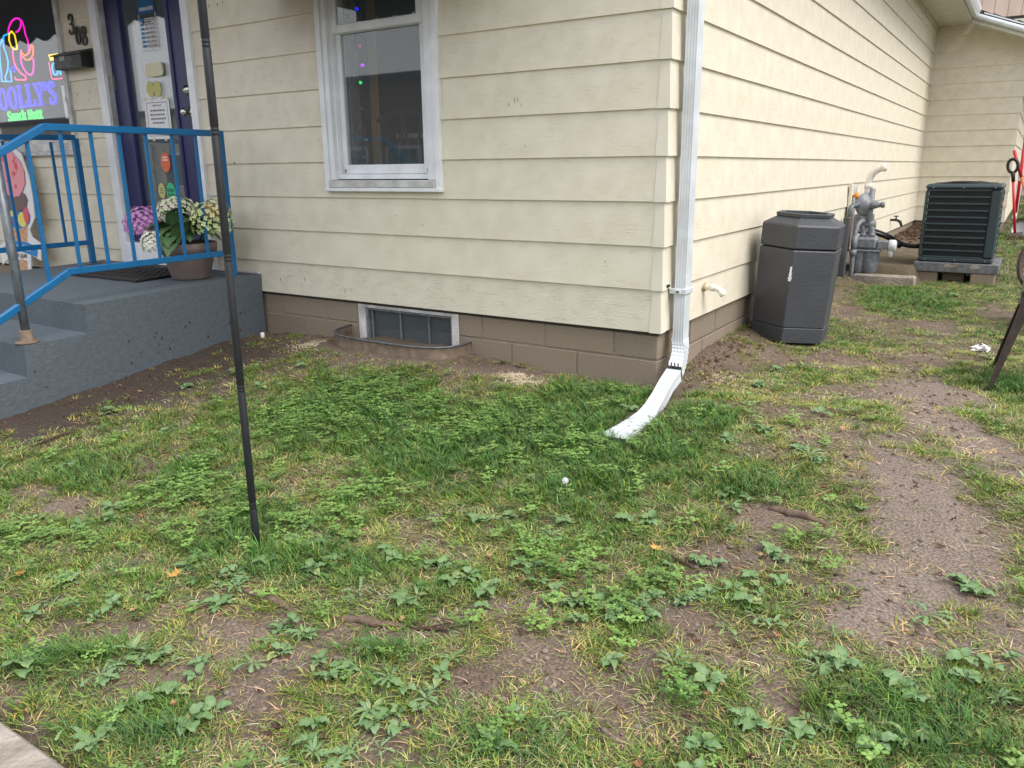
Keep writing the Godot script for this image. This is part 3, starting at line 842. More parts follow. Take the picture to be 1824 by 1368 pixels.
func make_cellar_window():
	var w := grp("cellar_window", house)
	var st := ST()
	frame4(st, -1.972, -1.210, -0.2, 0.260, 0.052, 0.050, 0.02, 0.022, -0.11, -0.022, 0.003)
	put("frame", st, M.old_white, w)
	st = ST()
	frame4(st, -1.9195, -1.2605, -0.17, 0.2375, 0.016, 0.016, 0.02, 0.014, -0.10, -0.034, 0.003)
	put("sash", st, M.jamb_grey, w)
	for x in [-1.885, -1.662, -1.447]:
		boxm("glazing_bar", Vector3(x - 0.0045, -0.149, -0.060), Vector3(x + 0.0045, 0.223, -0.050), 0.002, M.jamb_grey, w)
	boxm("pane", Vector3(-1.903, -0.15, -0.068), Vector3(-1.277, 0.2235, -0.065), 0.0, M.glass, w)
	boxm("dark_sheet", Vector3(-1.903, -0.15, -0.100), Vector3(-1.277, 0.2235, -0.092), 0.0, M.pane_backing, w)  # opaque dark sheet added so the cellar pane looks unlit inside

func make_roof():
	var s := grp("soffit", house)
	var k := 0
	var z := 0.75
	while z > ZB + 0.42:
		boxm("soffit_panel", Vector3(0.002, 2.846, z), Vector3(0.405, 2.856, z - 0.098), 0.004, M.soffit, s)
		boxm("soffit_groove", Vector3(0.002, 2.852, z - 0.0985), Vector3(0.405, 2.860, z - 0.1095), 0.0, M.soffit, s)
		z -= 0.11
		k += 1
	boxm("soffit_panel", Vector3(0.002, 2.846, z), Vector3(0.405, 2.858, ZB + 0.002), 0.0, M.soffit, s)
	boxm("soffit_panel", Vector3(-9.0, 2.846, 0.012), Vector3(-0.002, 2.858, 0.75), 0.0, M.soffit, s)  # front overhang out of view, deepened to shade the upper wall
	boxm("frieze", Vector3(-0.006, 2.815, -0.02), Vector3(0.016, 2.8455, ZB + 0.013), 0.002, M.soffit, s)
	boxm("fascia", Vector3(0.406, 2.836, 0.77), Vector3(0.426, 2.975, ZB + 0.36), 0.003, M.soffit, house)
	boxm("fascia", Vector3(-9.0, 2.836, 0.751), Vector3(0.405, 2.975, 0.77), 0.003, M.soffit, house)
	# gutter with a rolled lip along the eave
	var st := ST()
	var prof := [Vector2(0.428, 2.965), Vector2(0.428, 2.868), Vector2(0.485, 2.860), Vector2(0.505, 2.895), Vector2(0.520, 2.935), Vector2(0.524, 2.972), Vector2(0.512, 2.976), Vector2(0.508, 2.968)]
	for i in prof.size() - 1:
		var a: Vector2 = prof[i]; var b: Vector2 = prof[i + 1]
		quad(st, Vector3(a.x, a.y, 0.77), Vector3(a.x, a.y, ZB + 0.40), Vector3(b.x, b.y, ZB + 0.40), Vector3(b.x, b.y, 0.77))
	put("gutter", st, M.gutter, house)
	# sloping rake of the rear wing
	var slope := -0.38
	var zf := ZB + 0.40
	var xa := 0.430; var xb := 1.75
	var R := func(x: float, y: float, zz: float) -> Vector3: return Vector3(x, 2.80 + (x - 0.456) * slope + y, zz)
	st = ST()
	for e in [[0.0, 0.115, zf - 0.02, zf]]:
		var c := []
		for q in [[xa, e[0], e[2]], [xb, e[0], e[2]], [xb, e[1], e[2]], [xa, e[1], e[2]], [xa, e[0], e[3]], [xb, e[0], e[3]], [xb, e[1], e[3]], [xa, e[1], e[3]]]:
			c.append(R.call(q[0], q[1], q[2]))
		quad(st, c[4], c[7], c[6], c[5]); quad(st, c[0], c[1], c[2], c[3]); quad(st, c[0], c[4], c[5], c[1]); quad(st, c[3], c[2], c[6], c[7]); quad(st, c[1], c[5], c[6], c[2]); quad(st, c[0], c[3], c[7], c[4])
	put("rake_board", st, M.soffit, house)
	st = ST(true)
	var a0: Vector3 = R.call(0.47, 0.085, zf + 0.028)
	var a1: Vector3 = R.call(xb, 0.085, zf + 0.028)
	tube(st, [a0, a1], 0.034, 10)
	put("rake_moulding", st, M.gutter, house)
	st = ST()
	quad(st, R.call(0.56, 0.135, zf + 0.03), R.call(0.56, 0.152, zf + 0.03), R.call(xb, 0.152, zf + 0.03), R.call(xb, 0.135, zf + 0.03))
	quad(st, R.call(0.56, 0.152, zf + 0.03), R.call(0.56, 0.152, zf - 0.1), R.call(xb, 0.152, zf - 0.1), R.call(xb, 0.152, zf + 0.03))
	put("drip_edge", st, M.white_trim, house)
	# underside and shingles of the wing roof
	st = ST()
	quad(st, R.call(xa, 0.004, zf - 0.021), R.call(xb, 0.004, zf - 0.021), R.call(xb, 0.004, ZB - 5.5), R.call(xa, 0.004, ZB - 5.5))
	put("soffit", st, M.soffit, house)
	var rf := grp("roof", house)
	for i in 9:
		var x0 := 0.52 + i * 0.14
		st = ST()
		var A: Vector3 = R.call(x0, 0.172, zf + 0.02); var B: Vector3 = R.call(x0 + 0.16, 0.156, zf + 0.02)
		var dn := Vector3(0, -0.016, 0); var bk := Vector3(0, 0, -6.0)
		quad(st, A + bk, B + bk, B, A)
		quad(st, A + dn, A, B, B + dn)
		quad(st, B + dn, B, B + bk, B + bk + dn)
		put("shingle_course", st, M.shingle, rf)
	# main roof
	st = ST()
	var E0 := Vector3(0.50, 2.985, 0.9); var E1 := Vector3(0.50, 2.985, ZB - 5.0)
	var T0 := Vector3(-4.5, 4.9, 0.9); var T1 := Vector3(-4.5, 4.9, ZB - 5.0)
	var L0 := Vector3(-9.5, 2.985, 0.9); var L1 := Vector3(-9.5, 2.985, ZB - 5.0)
	quad(st, E0, E1, T1, T0); quad(st, T0, T1, L1, L0); tri(st, E0, T0, L0); tri(st, E1, L1, T1)
	quad(st, E0, L0, L1, E1)
	put("main_roof", st, M.shingle, house)

func make_rooms():
	# floor, ceiling and walls of the front rooms, so that the windows look into dark rooms
	var r := grp("room", house)
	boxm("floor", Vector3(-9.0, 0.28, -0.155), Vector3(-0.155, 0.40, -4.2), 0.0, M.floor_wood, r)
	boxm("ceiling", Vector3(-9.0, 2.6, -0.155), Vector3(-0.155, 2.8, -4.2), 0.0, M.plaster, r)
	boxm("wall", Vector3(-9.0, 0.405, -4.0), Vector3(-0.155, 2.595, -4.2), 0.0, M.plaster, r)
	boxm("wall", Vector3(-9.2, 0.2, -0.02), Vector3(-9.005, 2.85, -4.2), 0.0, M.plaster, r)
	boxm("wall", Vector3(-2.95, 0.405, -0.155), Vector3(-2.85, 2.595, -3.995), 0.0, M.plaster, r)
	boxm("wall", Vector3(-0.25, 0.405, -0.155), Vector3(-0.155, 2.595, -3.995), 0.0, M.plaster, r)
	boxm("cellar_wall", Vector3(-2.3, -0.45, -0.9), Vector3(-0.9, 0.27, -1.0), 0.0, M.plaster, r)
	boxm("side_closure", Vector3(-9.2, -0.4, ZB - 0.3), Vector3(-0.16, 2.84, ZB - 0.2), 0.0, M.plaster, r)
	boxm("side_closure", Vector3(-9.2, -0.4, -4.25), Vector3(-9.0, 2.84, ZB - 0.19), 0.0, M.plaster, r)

# ------------------------------------------------------------------ porch and what stands on it
func porch_y(z: float) -> float: return lerpf(0.388, 0.357, z / 1.19)

func make_porch():
	var p := thing("porch_steps", "grey painted concrete porch with two broad steps", "porch")
	var X0 := -4.62; var X1 := -2.80
	var side := PackedVector2Array([Vector2(0.002, 0.388), Vector2(1.19, 0.357), Vector2(1.20, 0.203), Vector2(1.525, 0.192), Vector2(1.535, 0.032), Vector2(1.86, 0.020), Vector2(1.87, -0.35), Vector2(0.002, -0.35)])
	# body swept across x; finely divided so that the old paint edges are uneven
	var st := ST()
	var cnt := 26
	var jit := func(i: int, j: int) -> Vector3:
		var x := lerpf(X0, X1, float(i) / cnt)
		var q := side[j]
		var e := 0.004 if (j < 6) else 0.0
		if i == 0 or i == cnt: x += nf.get_noise_2d(j * 50.0, 7.0) * 0.004
		return Vector3(x, q.y + nf.get_noise_2d(x * 240, j * 91.0) * e, q.x + nf.get_noise_2d(x * 200 + 70, j * 57.0) * e)
	for i in cnt:
		for j in side.size() - 1:
			quad(st, jit.call(i, j), jit.call(i + 1, j), jit.call(i + 1, j + 1), jit.call(i, j + 1))
	for e in [[X0, 0, -1.0], [X1, cnt, 1.0]]:
		var t := Geometry2D.triangulate_polygon(side)
		for k in range(0, t.size(), 3):
			var a: Vector3 = jit.call(e[1], t[k]); var b: Vector3 = jit.call(e[1], t[k + 1]); var c: Vector3 = jit.call(e[1], t[k + 2])
			if ((b - a).cross(c - a).x > 0) == (e[2] > 0): tri(st, a, c, b)
			else: tri(st, a, b, c)
	put("body", st, M.porch, p)
	# chipped edge and the small pits in the side face
	st = ST()
	for k in 26:
		var z := rng.randf_range(0.1, 1.75)
		var y := rng.randf_range(-0.05, 0.30) if z < 1.15 else rng.randf_range(-0.10, 0.15)
		if z > 1.5: y = rng.randf_range(-0.12, -0.02)
		var r := rng.randf_range(0.004, 0.009)
		tube(st, [Vector3(X1 - 0.01, y, z), Vector3(X1 + 0.0045, y, z)], [r, r * 0.7], 6)
	put("chips", st, M.copper, p).set_meta("kind", "stuff")
	boxm("flashing", Vector3(-3.24, 0.389, 0.003), Vector3(-2.80, 0.404, 0.016), 0.002, M.old_white, p)

func rail(called, label, x: float, zs: Array, far: bool):
	var r := thing(called, label, "railing", Vector3(x, 0, 0))
	var t := 0.019
	var bar := func(nm: String, a: Vector3, b: Vector3, w := 0.019, wz := 0.019):
		# square bar between two points in the plane of the railing
		var st := ST()
		var d := (b - a)
		var L := d.length()
		var y := d / L
		var xx := Vector3.RIGHT
		var zz := xx.cross(y).normalized()
		bx(st, Vector3(-w, 0, -wz), Vector3(w, L, wz), 0.003, Transform3D(Basis(xx, y, zz), a))
		put(nm, st, M.rail_blue, r)
	var up := [Vector3(0, 1.267, 0.16), Vector3(0, 1.267, 1.222), Vector3(0, 0.80, 2.06)]
	var lo := [Vector3(0, 0.541, 0.185), Vector3(0, 0.532, 1.208), Vector3(0, 0.08, 2.06)]
	if far:
		up[0] = Vector3(0, 1.290, 0.165); lo[0] = Vector3(0, 0.541, 0.19); up[1].z = 1.20
	for k in 2:
		bar.call("top_rail", up[k], up[k + 1], 0.02, 0.018)
		bar.call("bottom_rail", lo[k], lo[k + 1], 0.016, 0.017)
	bar.call("post", Vector3(0, porch_y(0.16) + 0.006, 0.162), Vector3(0, 1.284, 0.162), 0.019, 0.019)
	var st := ST()
	bx(st, Vector3(-0.045, porch_y(0.16), 0.115), Vector3(0.045, porch_y(0.16) + 0.006, 0.21), 0.002)
	put("base_plate", st, M.galvanised, r)
	for z in zs:
		var yt := 1.255; var yb := 0.55
		if z > 1.21:
			yt = lerpf(1.262, 0.80, (z - 1.222) / 0.838) - 0.008
			yb = lerpf(0.532, 0.08, (z - 1.208) / 0.852) + 0.01
		bar.call("baluster", Vector3(0, yb, z), Vector3(0, yt, z), 0.008, 0.0095)
	# galvanised stub post stepping down to the tread
	st = ST(true)
	tube(st, [Vector3(0.0, 0.20, 1.475), Vector3(0.0, 1.10, 1.475)], 0.021, 14)
	put("pipe_post", st, M.galvanised, r)
	st = ST(true)
	lathe(st, [Vector2(0.0, 0.0), Vector2(0.060, 0.0), Vector2(0.058, 0.008), Vector2(0.030, 0.012), Vector2(0.030, 0.060), Vector2(0.026, 0.066), Vector2(0.020, 0.066)], 18, Transform3D(Basis.IDENTITY, Vector3(0, 0.197, 1.475)))
	put("floor_flange", st, M.muddy_steel, r)

func floret_ball(st: SurfaceTool, R: Vector3, n: int, c1: Color, c2: Color, size: float, sd: int):
	var g := RandomNumberGenerator.new()
	g.seed = sd
	for k in n:
		var y := 1.0 - 1.55 * (k + 0.5) / n
		var a := k * 2.39996
		var rr := sqrt(maxf(0.0, 1 - y * y))
		var d := Vector3(cos(a) * rr, y, sin(a) * rr)
		var p := d * R * g.randf_range(0.88, 1.06)
		var nrm := (d + Vector3(g.randf_range(-.35, .35), g.randf_range(-.1, .4), g.randf_range(-.35, .35))).normalized()
		var u := nrm.cross(Vector3.UP if absf(nrm.y) < 0.9 else Vector3.RIGHT).normalized().rotated(nrm, g.randf() * TAU)
		var v := nrm.cross(u)
		var c := c1.lerp(c2, g.randf())
		for q in 4:
			var e := u.rotated(nrm, q * PI / 2)
			var f := nrm.cross(e)
			var s := size * g.randf_range(0.85, 1.15)
			var tip := p + e * s + nrm * 0.002
			var m1 := p + e * s * 0.6 + f * s * 0.45 + nrm * 0.004
			var m2 := p + e * s * 0.6 - f * s * 0.45 + nrm * 0.004
			for pt in [p, m1, tip, p, tip, m2]:
				st.set_color(c if pt != p else c.lerp(Color(0.75, 0.8, 0.5), 0.25))
				st.add_vertex(pt)

# leaf blade in its own axes: grows along +z from the origin, face up
func leaf_mesh(L: float, W: float, droop: float, cup: float, c: Color, vein: Color, lobes := 0, wav := 0.0, sd := 0) -> ArrayMesh:
	var st := SurfaceTool.new()
	st.begin(Mesh.PRIMITIVE_TRIANGLES)
	st.set_smooth_group(0)
	var n := 8 if lobes == 0 else lobes * 2 + 2
	var g := RandomNumberGenerator.new()
	g.seed = sd + 17
	var rows := []
	for k in n + 1:
		var t := float(k) / n
		var w := 0.0
		if lobes == 0:
			w = W * pow(sin(PI * clampf(pow(t, 0.75), 0.02, 0.985)), 0.8) * (0.35 if t < 0.12 else 1.0)
		else:
			w = W * (0.25 + 0.75 * t) * (1.0 if k % 2 == 1 else 0.42) * (1.0 if k < n else 0.05)
		var y := sin(t * PI * 0.5) * L * 0.30 - droop * t * t * L
		var wv := sin(k * 2.3 + sd) * wav
		rows.append([Vector3(-w, y + cup * w + wv, t * L), Vector3(0, y, t * L), Vector3(w, y + cup * w - wv, t * L)])
	for k in n:
		for s in 2:
			var A: Vector3 = rows[k][s]; var B: Vector3 = rows[k + 1][s]; var C: Vector3 = rows[k + 1][s + 1]; var D: Vector3 = rows[k][s + 1]
			for p in [A, B, C, A, C, D]:
				var mid := absf(p.x) < 0.0005
				var v := nf.get_noise_2d(p.x * 4000 + sd * 9, p.z * 4000) * 0.12
				var cc := (vein if mid else c)
				st.set_color(Color(cc.r * (1 + v), cc.g * (1 + v), cc.b * (1 + v)))
				st.add_vertex(p)
	st.generate_normals()
	return st.commit()

func make_pot():
	var at := Vector3(-3.10, porch_y(0.31), 0.31)
	var t := thing("flower_pot", "taupe pot of purple, green and white hydrangeas on porch", "flower pot", at)
	var st := ST(true)
	lathe(st, [Vector2(0.0, 0.0), Vector2(0.112, 0.0), Vector2(0.118, 0.008), Vector2(0.155, 0.150), Vector2(0.160, 0.165), Vector2(0.172, 0.168), Vector2(0.176, 0.225), Vector2(0.170, 0.230), Vector2(0.163, 0.224), Vector2(0.150, 0.19), Vector2(0.0, 0.185)], 36)
	put("pot", st, M.pot, t)
	boxm("price_tag", Vector3(-0.085, 0.120, 0.112), Vector3(-0.050, 0.145, 0.127), 0.002, M.paper, t)
	st = ST(true)
	lathe(st, [Vector2(0.162, 0.2), Vector2(0.10, 0.215), Vector2(0.0, 0.22)], 20)
	put("soil", st, M.soil, t)
	# flower heads: [position, radii, colours]
	var heads := [
		[Vector3(-0.205, 0.345, 0.14), Vector3(0.115, 0.095, 0.11), Color(0.44, 0.13, 0.46), Color(0.62, 0.32, 0.66), 110],
		[Vector3(-0.13, 0.42, 0.0), Vector3(0.07, 0.055, 0.07), Color(0.38, 0.12, 0.42), Color(0.50, 0.25, 0.55), 50],
		[Vector3(-0.03, 0.415, 0.03), Vector3(0.115, 0.085, 0.11), Color(0.55, 0.62, 0.36), Color(0.72, 0.76, 0.55), 90],
		[Vector3(0.24, 0.37, -0.02), Vector3(0.115, 0.115, 0.11), Color(0.38, 0.48, 0.17), Color(0.62, 0.68, 0.36), 90],
		[Vector3(-0.045, 0.235, 0.21), Vector3(0.07, 0.068, 0.06), Color(0.72, 0.72, 0.62), Color(0.86, 0.86, 0.80), 60],
		[Vector3(0.13, 0.415, -0.10), Vector3(0.05, 0.045, 0.05), Color(0.55, 0.18, 0.12), Color(0.62, 0.3, 0.2), 30]]
	for k in heads.size():
		var h: Array = heads[k]
		var s2 := SurfaceTool.new()
		s2.begin(Mesh.PRIMITIVE_TRIANGLES)
		floret_ball(s2, h[1] * 1.12, h[4] + 20, h[2], h[3], 0.019, 50 + k)
		var o := mi("flower_head", s2.commit(), M.petal, t, h[0])
		var s3 := ST(true)
		tube(s3, [Vector3(0.0, -0.04, 0), (Vector3(h[0].x * 0.3, 0.2, h[0].z * 0.3) - h[0])], 0.005, 6)
		put("stem", s3, M.stem_green, o)
	var dark := Color(0.045, 0.105, 0.04)
	var lm := []
	for k in 3: lm.append(leaf_mesh(0.17, 0.062, 0.45, 0.28, dark * (0.8 + 0.25 * k), Color(0.09, 0.17, 0.07), 0, 0.003, k))
	for k in 30:
		var a := k * 2.39996
		var lift := 0.2 + 0.25 * rng.randf()
		var l := mi("leaf", lm[k % 3], M.weed, t, Vector3(sin(a) * 0.05, 0.20 + lift * 0.35, cos(a) * 0.05))
		l.rotation = Vector3(-rng.randf_range(-0.35, 0.5), a, rng.randf_range(-0.3, 0.3))
		var sc := rng.randf_range(0.85, 1.25)
		l.scale = Vector3(sc, sc, sc)
	# two large upright leaves facing the camera
	for e in [[Vector3(0.075, 0.27, 0.12), -1.25, 0.5, 1.1], [Vector3(0.12, 0.26, 0.13), -0.9, 1.3, 0.95], [Vector3(0.02, 0.26, 0.14), 0.1, 0.9, 1.0], [Vector3(0.10, 0.24, 0.15), 0.35, 0.55, 0.9]]:
		var l := mi("leaf", lm[1], M.weed, t, e[0])
		l.rotation = Vector3(e[1], e[2], 0)
		l.scale = Vector3(e[3], e[3], e[3])

func make_doormat():
	var t := thing("doormat", "black woven rubber doormat before the navy door", "doormat", Vector3(-3.63, porch_y(0.37) + 0.001, 0.365))
	t.rotation = Vector3(0.026, 0, 0)
	boxm("backing", Vector3(-0.375, 0.0, -0.235), Vector3(0.375, 0.008, 0.235), 0.003, M.black, t)
	var st := ST()
	frame4(st, -0.375, 0.375, -0.235, 0.235, 0.022, 0.022, 0.022, 0.022, -0.016, -0.0085, 0.002)
	# frame4 works in xy: turn it into the xz plane
	var f := put("border", st, M.mat_rubber, t)
	f.rotation.x = PI / 2
	st = ST()
	for i in 22:
		for j in 14:
			var x := -0.345 + i * 0.0329
			var z := -0.205 + j * 0.0316
			if (i + j) % 2 == 0: bx(st, Vector3(x - 0.017, 0.0085, z - 0.006), Vector3(x + 0.017, 0.016 + 0.002 * sin(i * 3.0 + j), z + 0.006), 0.003)
			else: bx(st, Vector3(x - 0.006, 0.0085, z - 0.017), Vector3(x + 0.006, 0.0175 + 0.002 * sin(i * 2.0 - j), z + 0.017), 0.003)
	put("weave", st, M.mat_rubber, t).set_meta("kind", "stuff")

func make_cone_sign():
	var t := thing("ice_cream_sign", "flat ice cream cone cut-out sign leaning by shop window", "sign", Vector3(-5.585, 0.0, 0.12))
	var sil := PackedVector2Array()
	for p in [[-0.14, 0.42], [-0.34, 0.31], [-0.36, 0.46], [-0.20, 0.55], [-0.24, 0.72], [-0.26, 0.85], [-0.24, 1.02], [-0.15, 1.20], [0.02, 1.28], [0.16, 1.22], [0.24, 1.06], [0.27, 0.90], [0.27, 0.72], [0.17, 0.62], [0.20, 0.565], [0.32, 0.52], [0.30, 0.38], [0.15, 0.42], [0.075, 0.0], [-0.085, 0.0]]:
		sil.append(Vector2(p[0], p[1]))
	var st := ST()
	prism(st, sil, 0.0, 0.008)
	put("board", st, M.paper, t)
	var blob := func(nm: String, cx: float, cy: float, rx: float, ry: float, z: float, m, sd: int):
		var s := ST()
		var p := PackedVector2Array()
		for k in 36:
			var a := TAU * k / 36.0
			var r := 1.0 + 0.07 * nf.get_noise_2d(cos(a) * 60 + sd * 40, sin(a) * 60)
			p.append(Vector2(cx + cos(a) * rx * r, cy + sin(a) * ry * r))
		prism(s, p, z, z + 0.0012)
		put(nm, s, m, t)
	blob.call("blue_scoop", 0.0, 0.72, 0.205, 0.095, 0.0085, M.cone_blue, 1)
	blob.call("yellow_swirl", 0.08, 0.70, 0.07, 0.06, 0.0100, M.cone_yellow, 2)
	blob.call("yellow_swirl", -0.10, 0.76, 0.06, 0.04, 0.0100, M.cone_yellow, 3)
	blob.call("red_swirl", 0.15, 0.74, 0.045, 0.07, 0.0115, M.cone_red, 4)
	blob.call("red_swirl", -0.13, 0.68, 0.05, 0.04, 0.0115, M.cone_red, 5)
	blob.call("chocolate_scoop", -0.01, 0.855, 0.20, 0.092, 0.0130, M.cone_choc, 6)
	blob.call("pink_scoop", 0.0, 1.045, 0.195, 0.165, 0.0145, M.cone_pink, 7)
	blob.call("pink_scoop", -0.03, 1.14, 0.13, 0.11, 0.0160, M.cone_pink, 8)
	for k in 9:
		blob.call("fruit_fleck", rng.randf_range(-0.13, 0.13), rng.randf_range(0.92, 1.2), rng.randf_range(0.012, 0.03), rng.randf_range(0.008, 0.02), 0.0175, M.cone_red, 20 + k)
	st = ST()
	prism(st, PackedVector2Array([Vector2(-0.15, 0.655), Vector2(0.15, 0.655), Vector2(0.115, 0.50), Vector2(-0.115, 0.50)]), 0.0072 + 0.0012, 0.0078 + 0.0012)
	prism(st, PackedVector2Array([Vector2(-0.085, 0.37), Vector2(0.085, 0.37), Vector2(0.030, 0.0), Vector2(-0.030, 0.0)]), 0.0084, 0.009)
	put("waffle", st, M.cone_waffle, t)
	st = ST()
	for k in 14:
		var y := 0.02 + k * 0.046
		if y > 0.36 and y < 0.50: continue
		var w := lerpf(0.03, 0.15, y / 0.655) * 0.9
		for s in [-1.0, 1.0]:
			var a := Vector3(-w * s, y, 0.0093); var b := Vector3(w * s, y + w * 0.9, 0.0093)
			quad(st, a, a + Vector3(0, 0.007, 0.0), b + Vector3(0, 0.007, 0), b)
	put("waffle_line", st, M.waffle_line, t)
	# blue oval with the maker's lettering
	var ov := PackedVector2Array()
	for k in 13:
		var a := PI * (1.0 - k / 12.0)
		ov.append(Vector2(cos(a) * 0.265, 0.455 + sin(a) * 0.07))
	ov.append(Vector2(0.25, 0.405)); ov.append(Vector2(0.0, 0.44)); ov.append(Vector2(-0.25, 0.405))
	st = ST()
	prism(st, ov, 0.0098, 0.0105)
	put("blue_oval", st, M.cone_blue, t)
	text("lettering", "CEDAR CREST", 0.062, M.paper, t, Vector3(0.0, 0.470, 0.011), 0.0006, false, true, 0.75, 700)
	text("lettering", "ICE CREAM", 0.045, M.ink, t, Vector3(0.0, 0.405, 0.0112), 0.0006, false, false, 0.8)
	t.rotation.x = -0.06
	t.position = Vector3(-5.60, -0.02, 0.15)

func make_mailbox():
	var t := thing("mailbox", "dark grey wall mailbox with torn black tape", "mailbox", Vector3(-4.56, 1.80, 0.006))
	var st := ST()
	# body
	bx(st, Vector3(-0.185, -0.03, 0.0), Vector3(0.175, 0.075, 0.085), 0.004)
	put("body", st, M.mail_grey, t)
	st = ST()
	var A := [Vector3(-0.20, 0.10, 0.0), Vector3(0.19, 0.10, 0.0), Vector3(0.19, 0.068, 0.098), Vector3(-0.20, 0.068, 0.098)]
	quad(st, A[0], A[1], A[2], A[3])
	var dn := Vector3(0, -0.010, 0.002)
	quad(st, A[3], A[2], A[2] + dn, A[3] + dn)
	quad(st, A[1], A[1] + dn, A[2] + dn, A[2]); quad(st, A[0], A[3], A[3] + dn, A[0] + dn)
	quad(st, A[0] + dn, A[3] + dn, A[2] + dn, A[1] + dn)
	put("lid", st, M.mail_grey, t)
	st = ST()
	prism(st, PackedVector2Array([Vector2(0.03, -0.012), Vector2(0.06, 0.03), Vector2(0.02, 0.06), Vector2(0.10, 0.066), Vector2(0.1755, 0.069), Vector2(0.1755, -0.028), Vector2(0.10, -0.02)]), 0.0853, 0.0870)
	put("tape", st, M.black, t)
	boxm("tape", Vector3(0.1752, -0.029, 0.001), Vector3(0.1775, 0.072, 0.086), 0.0, M.black, t)
	text("number", "308", 0.042, M.paper, t, Vector3(-0.075, 0.042, 0.0862), 0.0008)

func make_house_numbers():
	var y := [[ "3", -4.595, 2.075, 0.16 ], ["0", -4.530, 1.995, 0.14], ["8", -4.452, 1.985, 0.15]]
	for e in y:
		var o := thing("house_number", "black wall numeral %s on cream siding above mailbox" % ["three", "zero", "eight"][["3", "0", "8"].find(e[0])], "number", Vector3(e[1], e[2], 0.006))
		o.rotation.z = -0.06
		text("numeral", e[0], e[3] * 1.2, M.black, o, Vector3.ZERO, 0.006, true, true, 0.8, 700)

# neon drawn as thin glowing tubes
func neon(called: String, pts: Array, m, parent: Node, z := -0.1, r := 0.006, close := false):
	var c := Curve3D.new()
	for k in pts.size():
		var p := Vector3(pts[k][0], pts[k][1], z)
		var a: Array = pts[maxi(k - 1, 0)]; var b: Array = pts[mini(k + 1, pts.size() - 1)]
		var d := Vector3(b[0] - a[0], b[1] - a[1], 0) / 6.0
		c.add_point(p, -d, d)
	var st := ST(true)
	var P := []
	var n := int(c.get_baked_length() / 0.012) + 2
	for k in n: P.append(c.sample_baked(c.get_baked_length() * k / (n - 1)))
	tube(st, P, r, 6)
	put(called, st, m, parent)

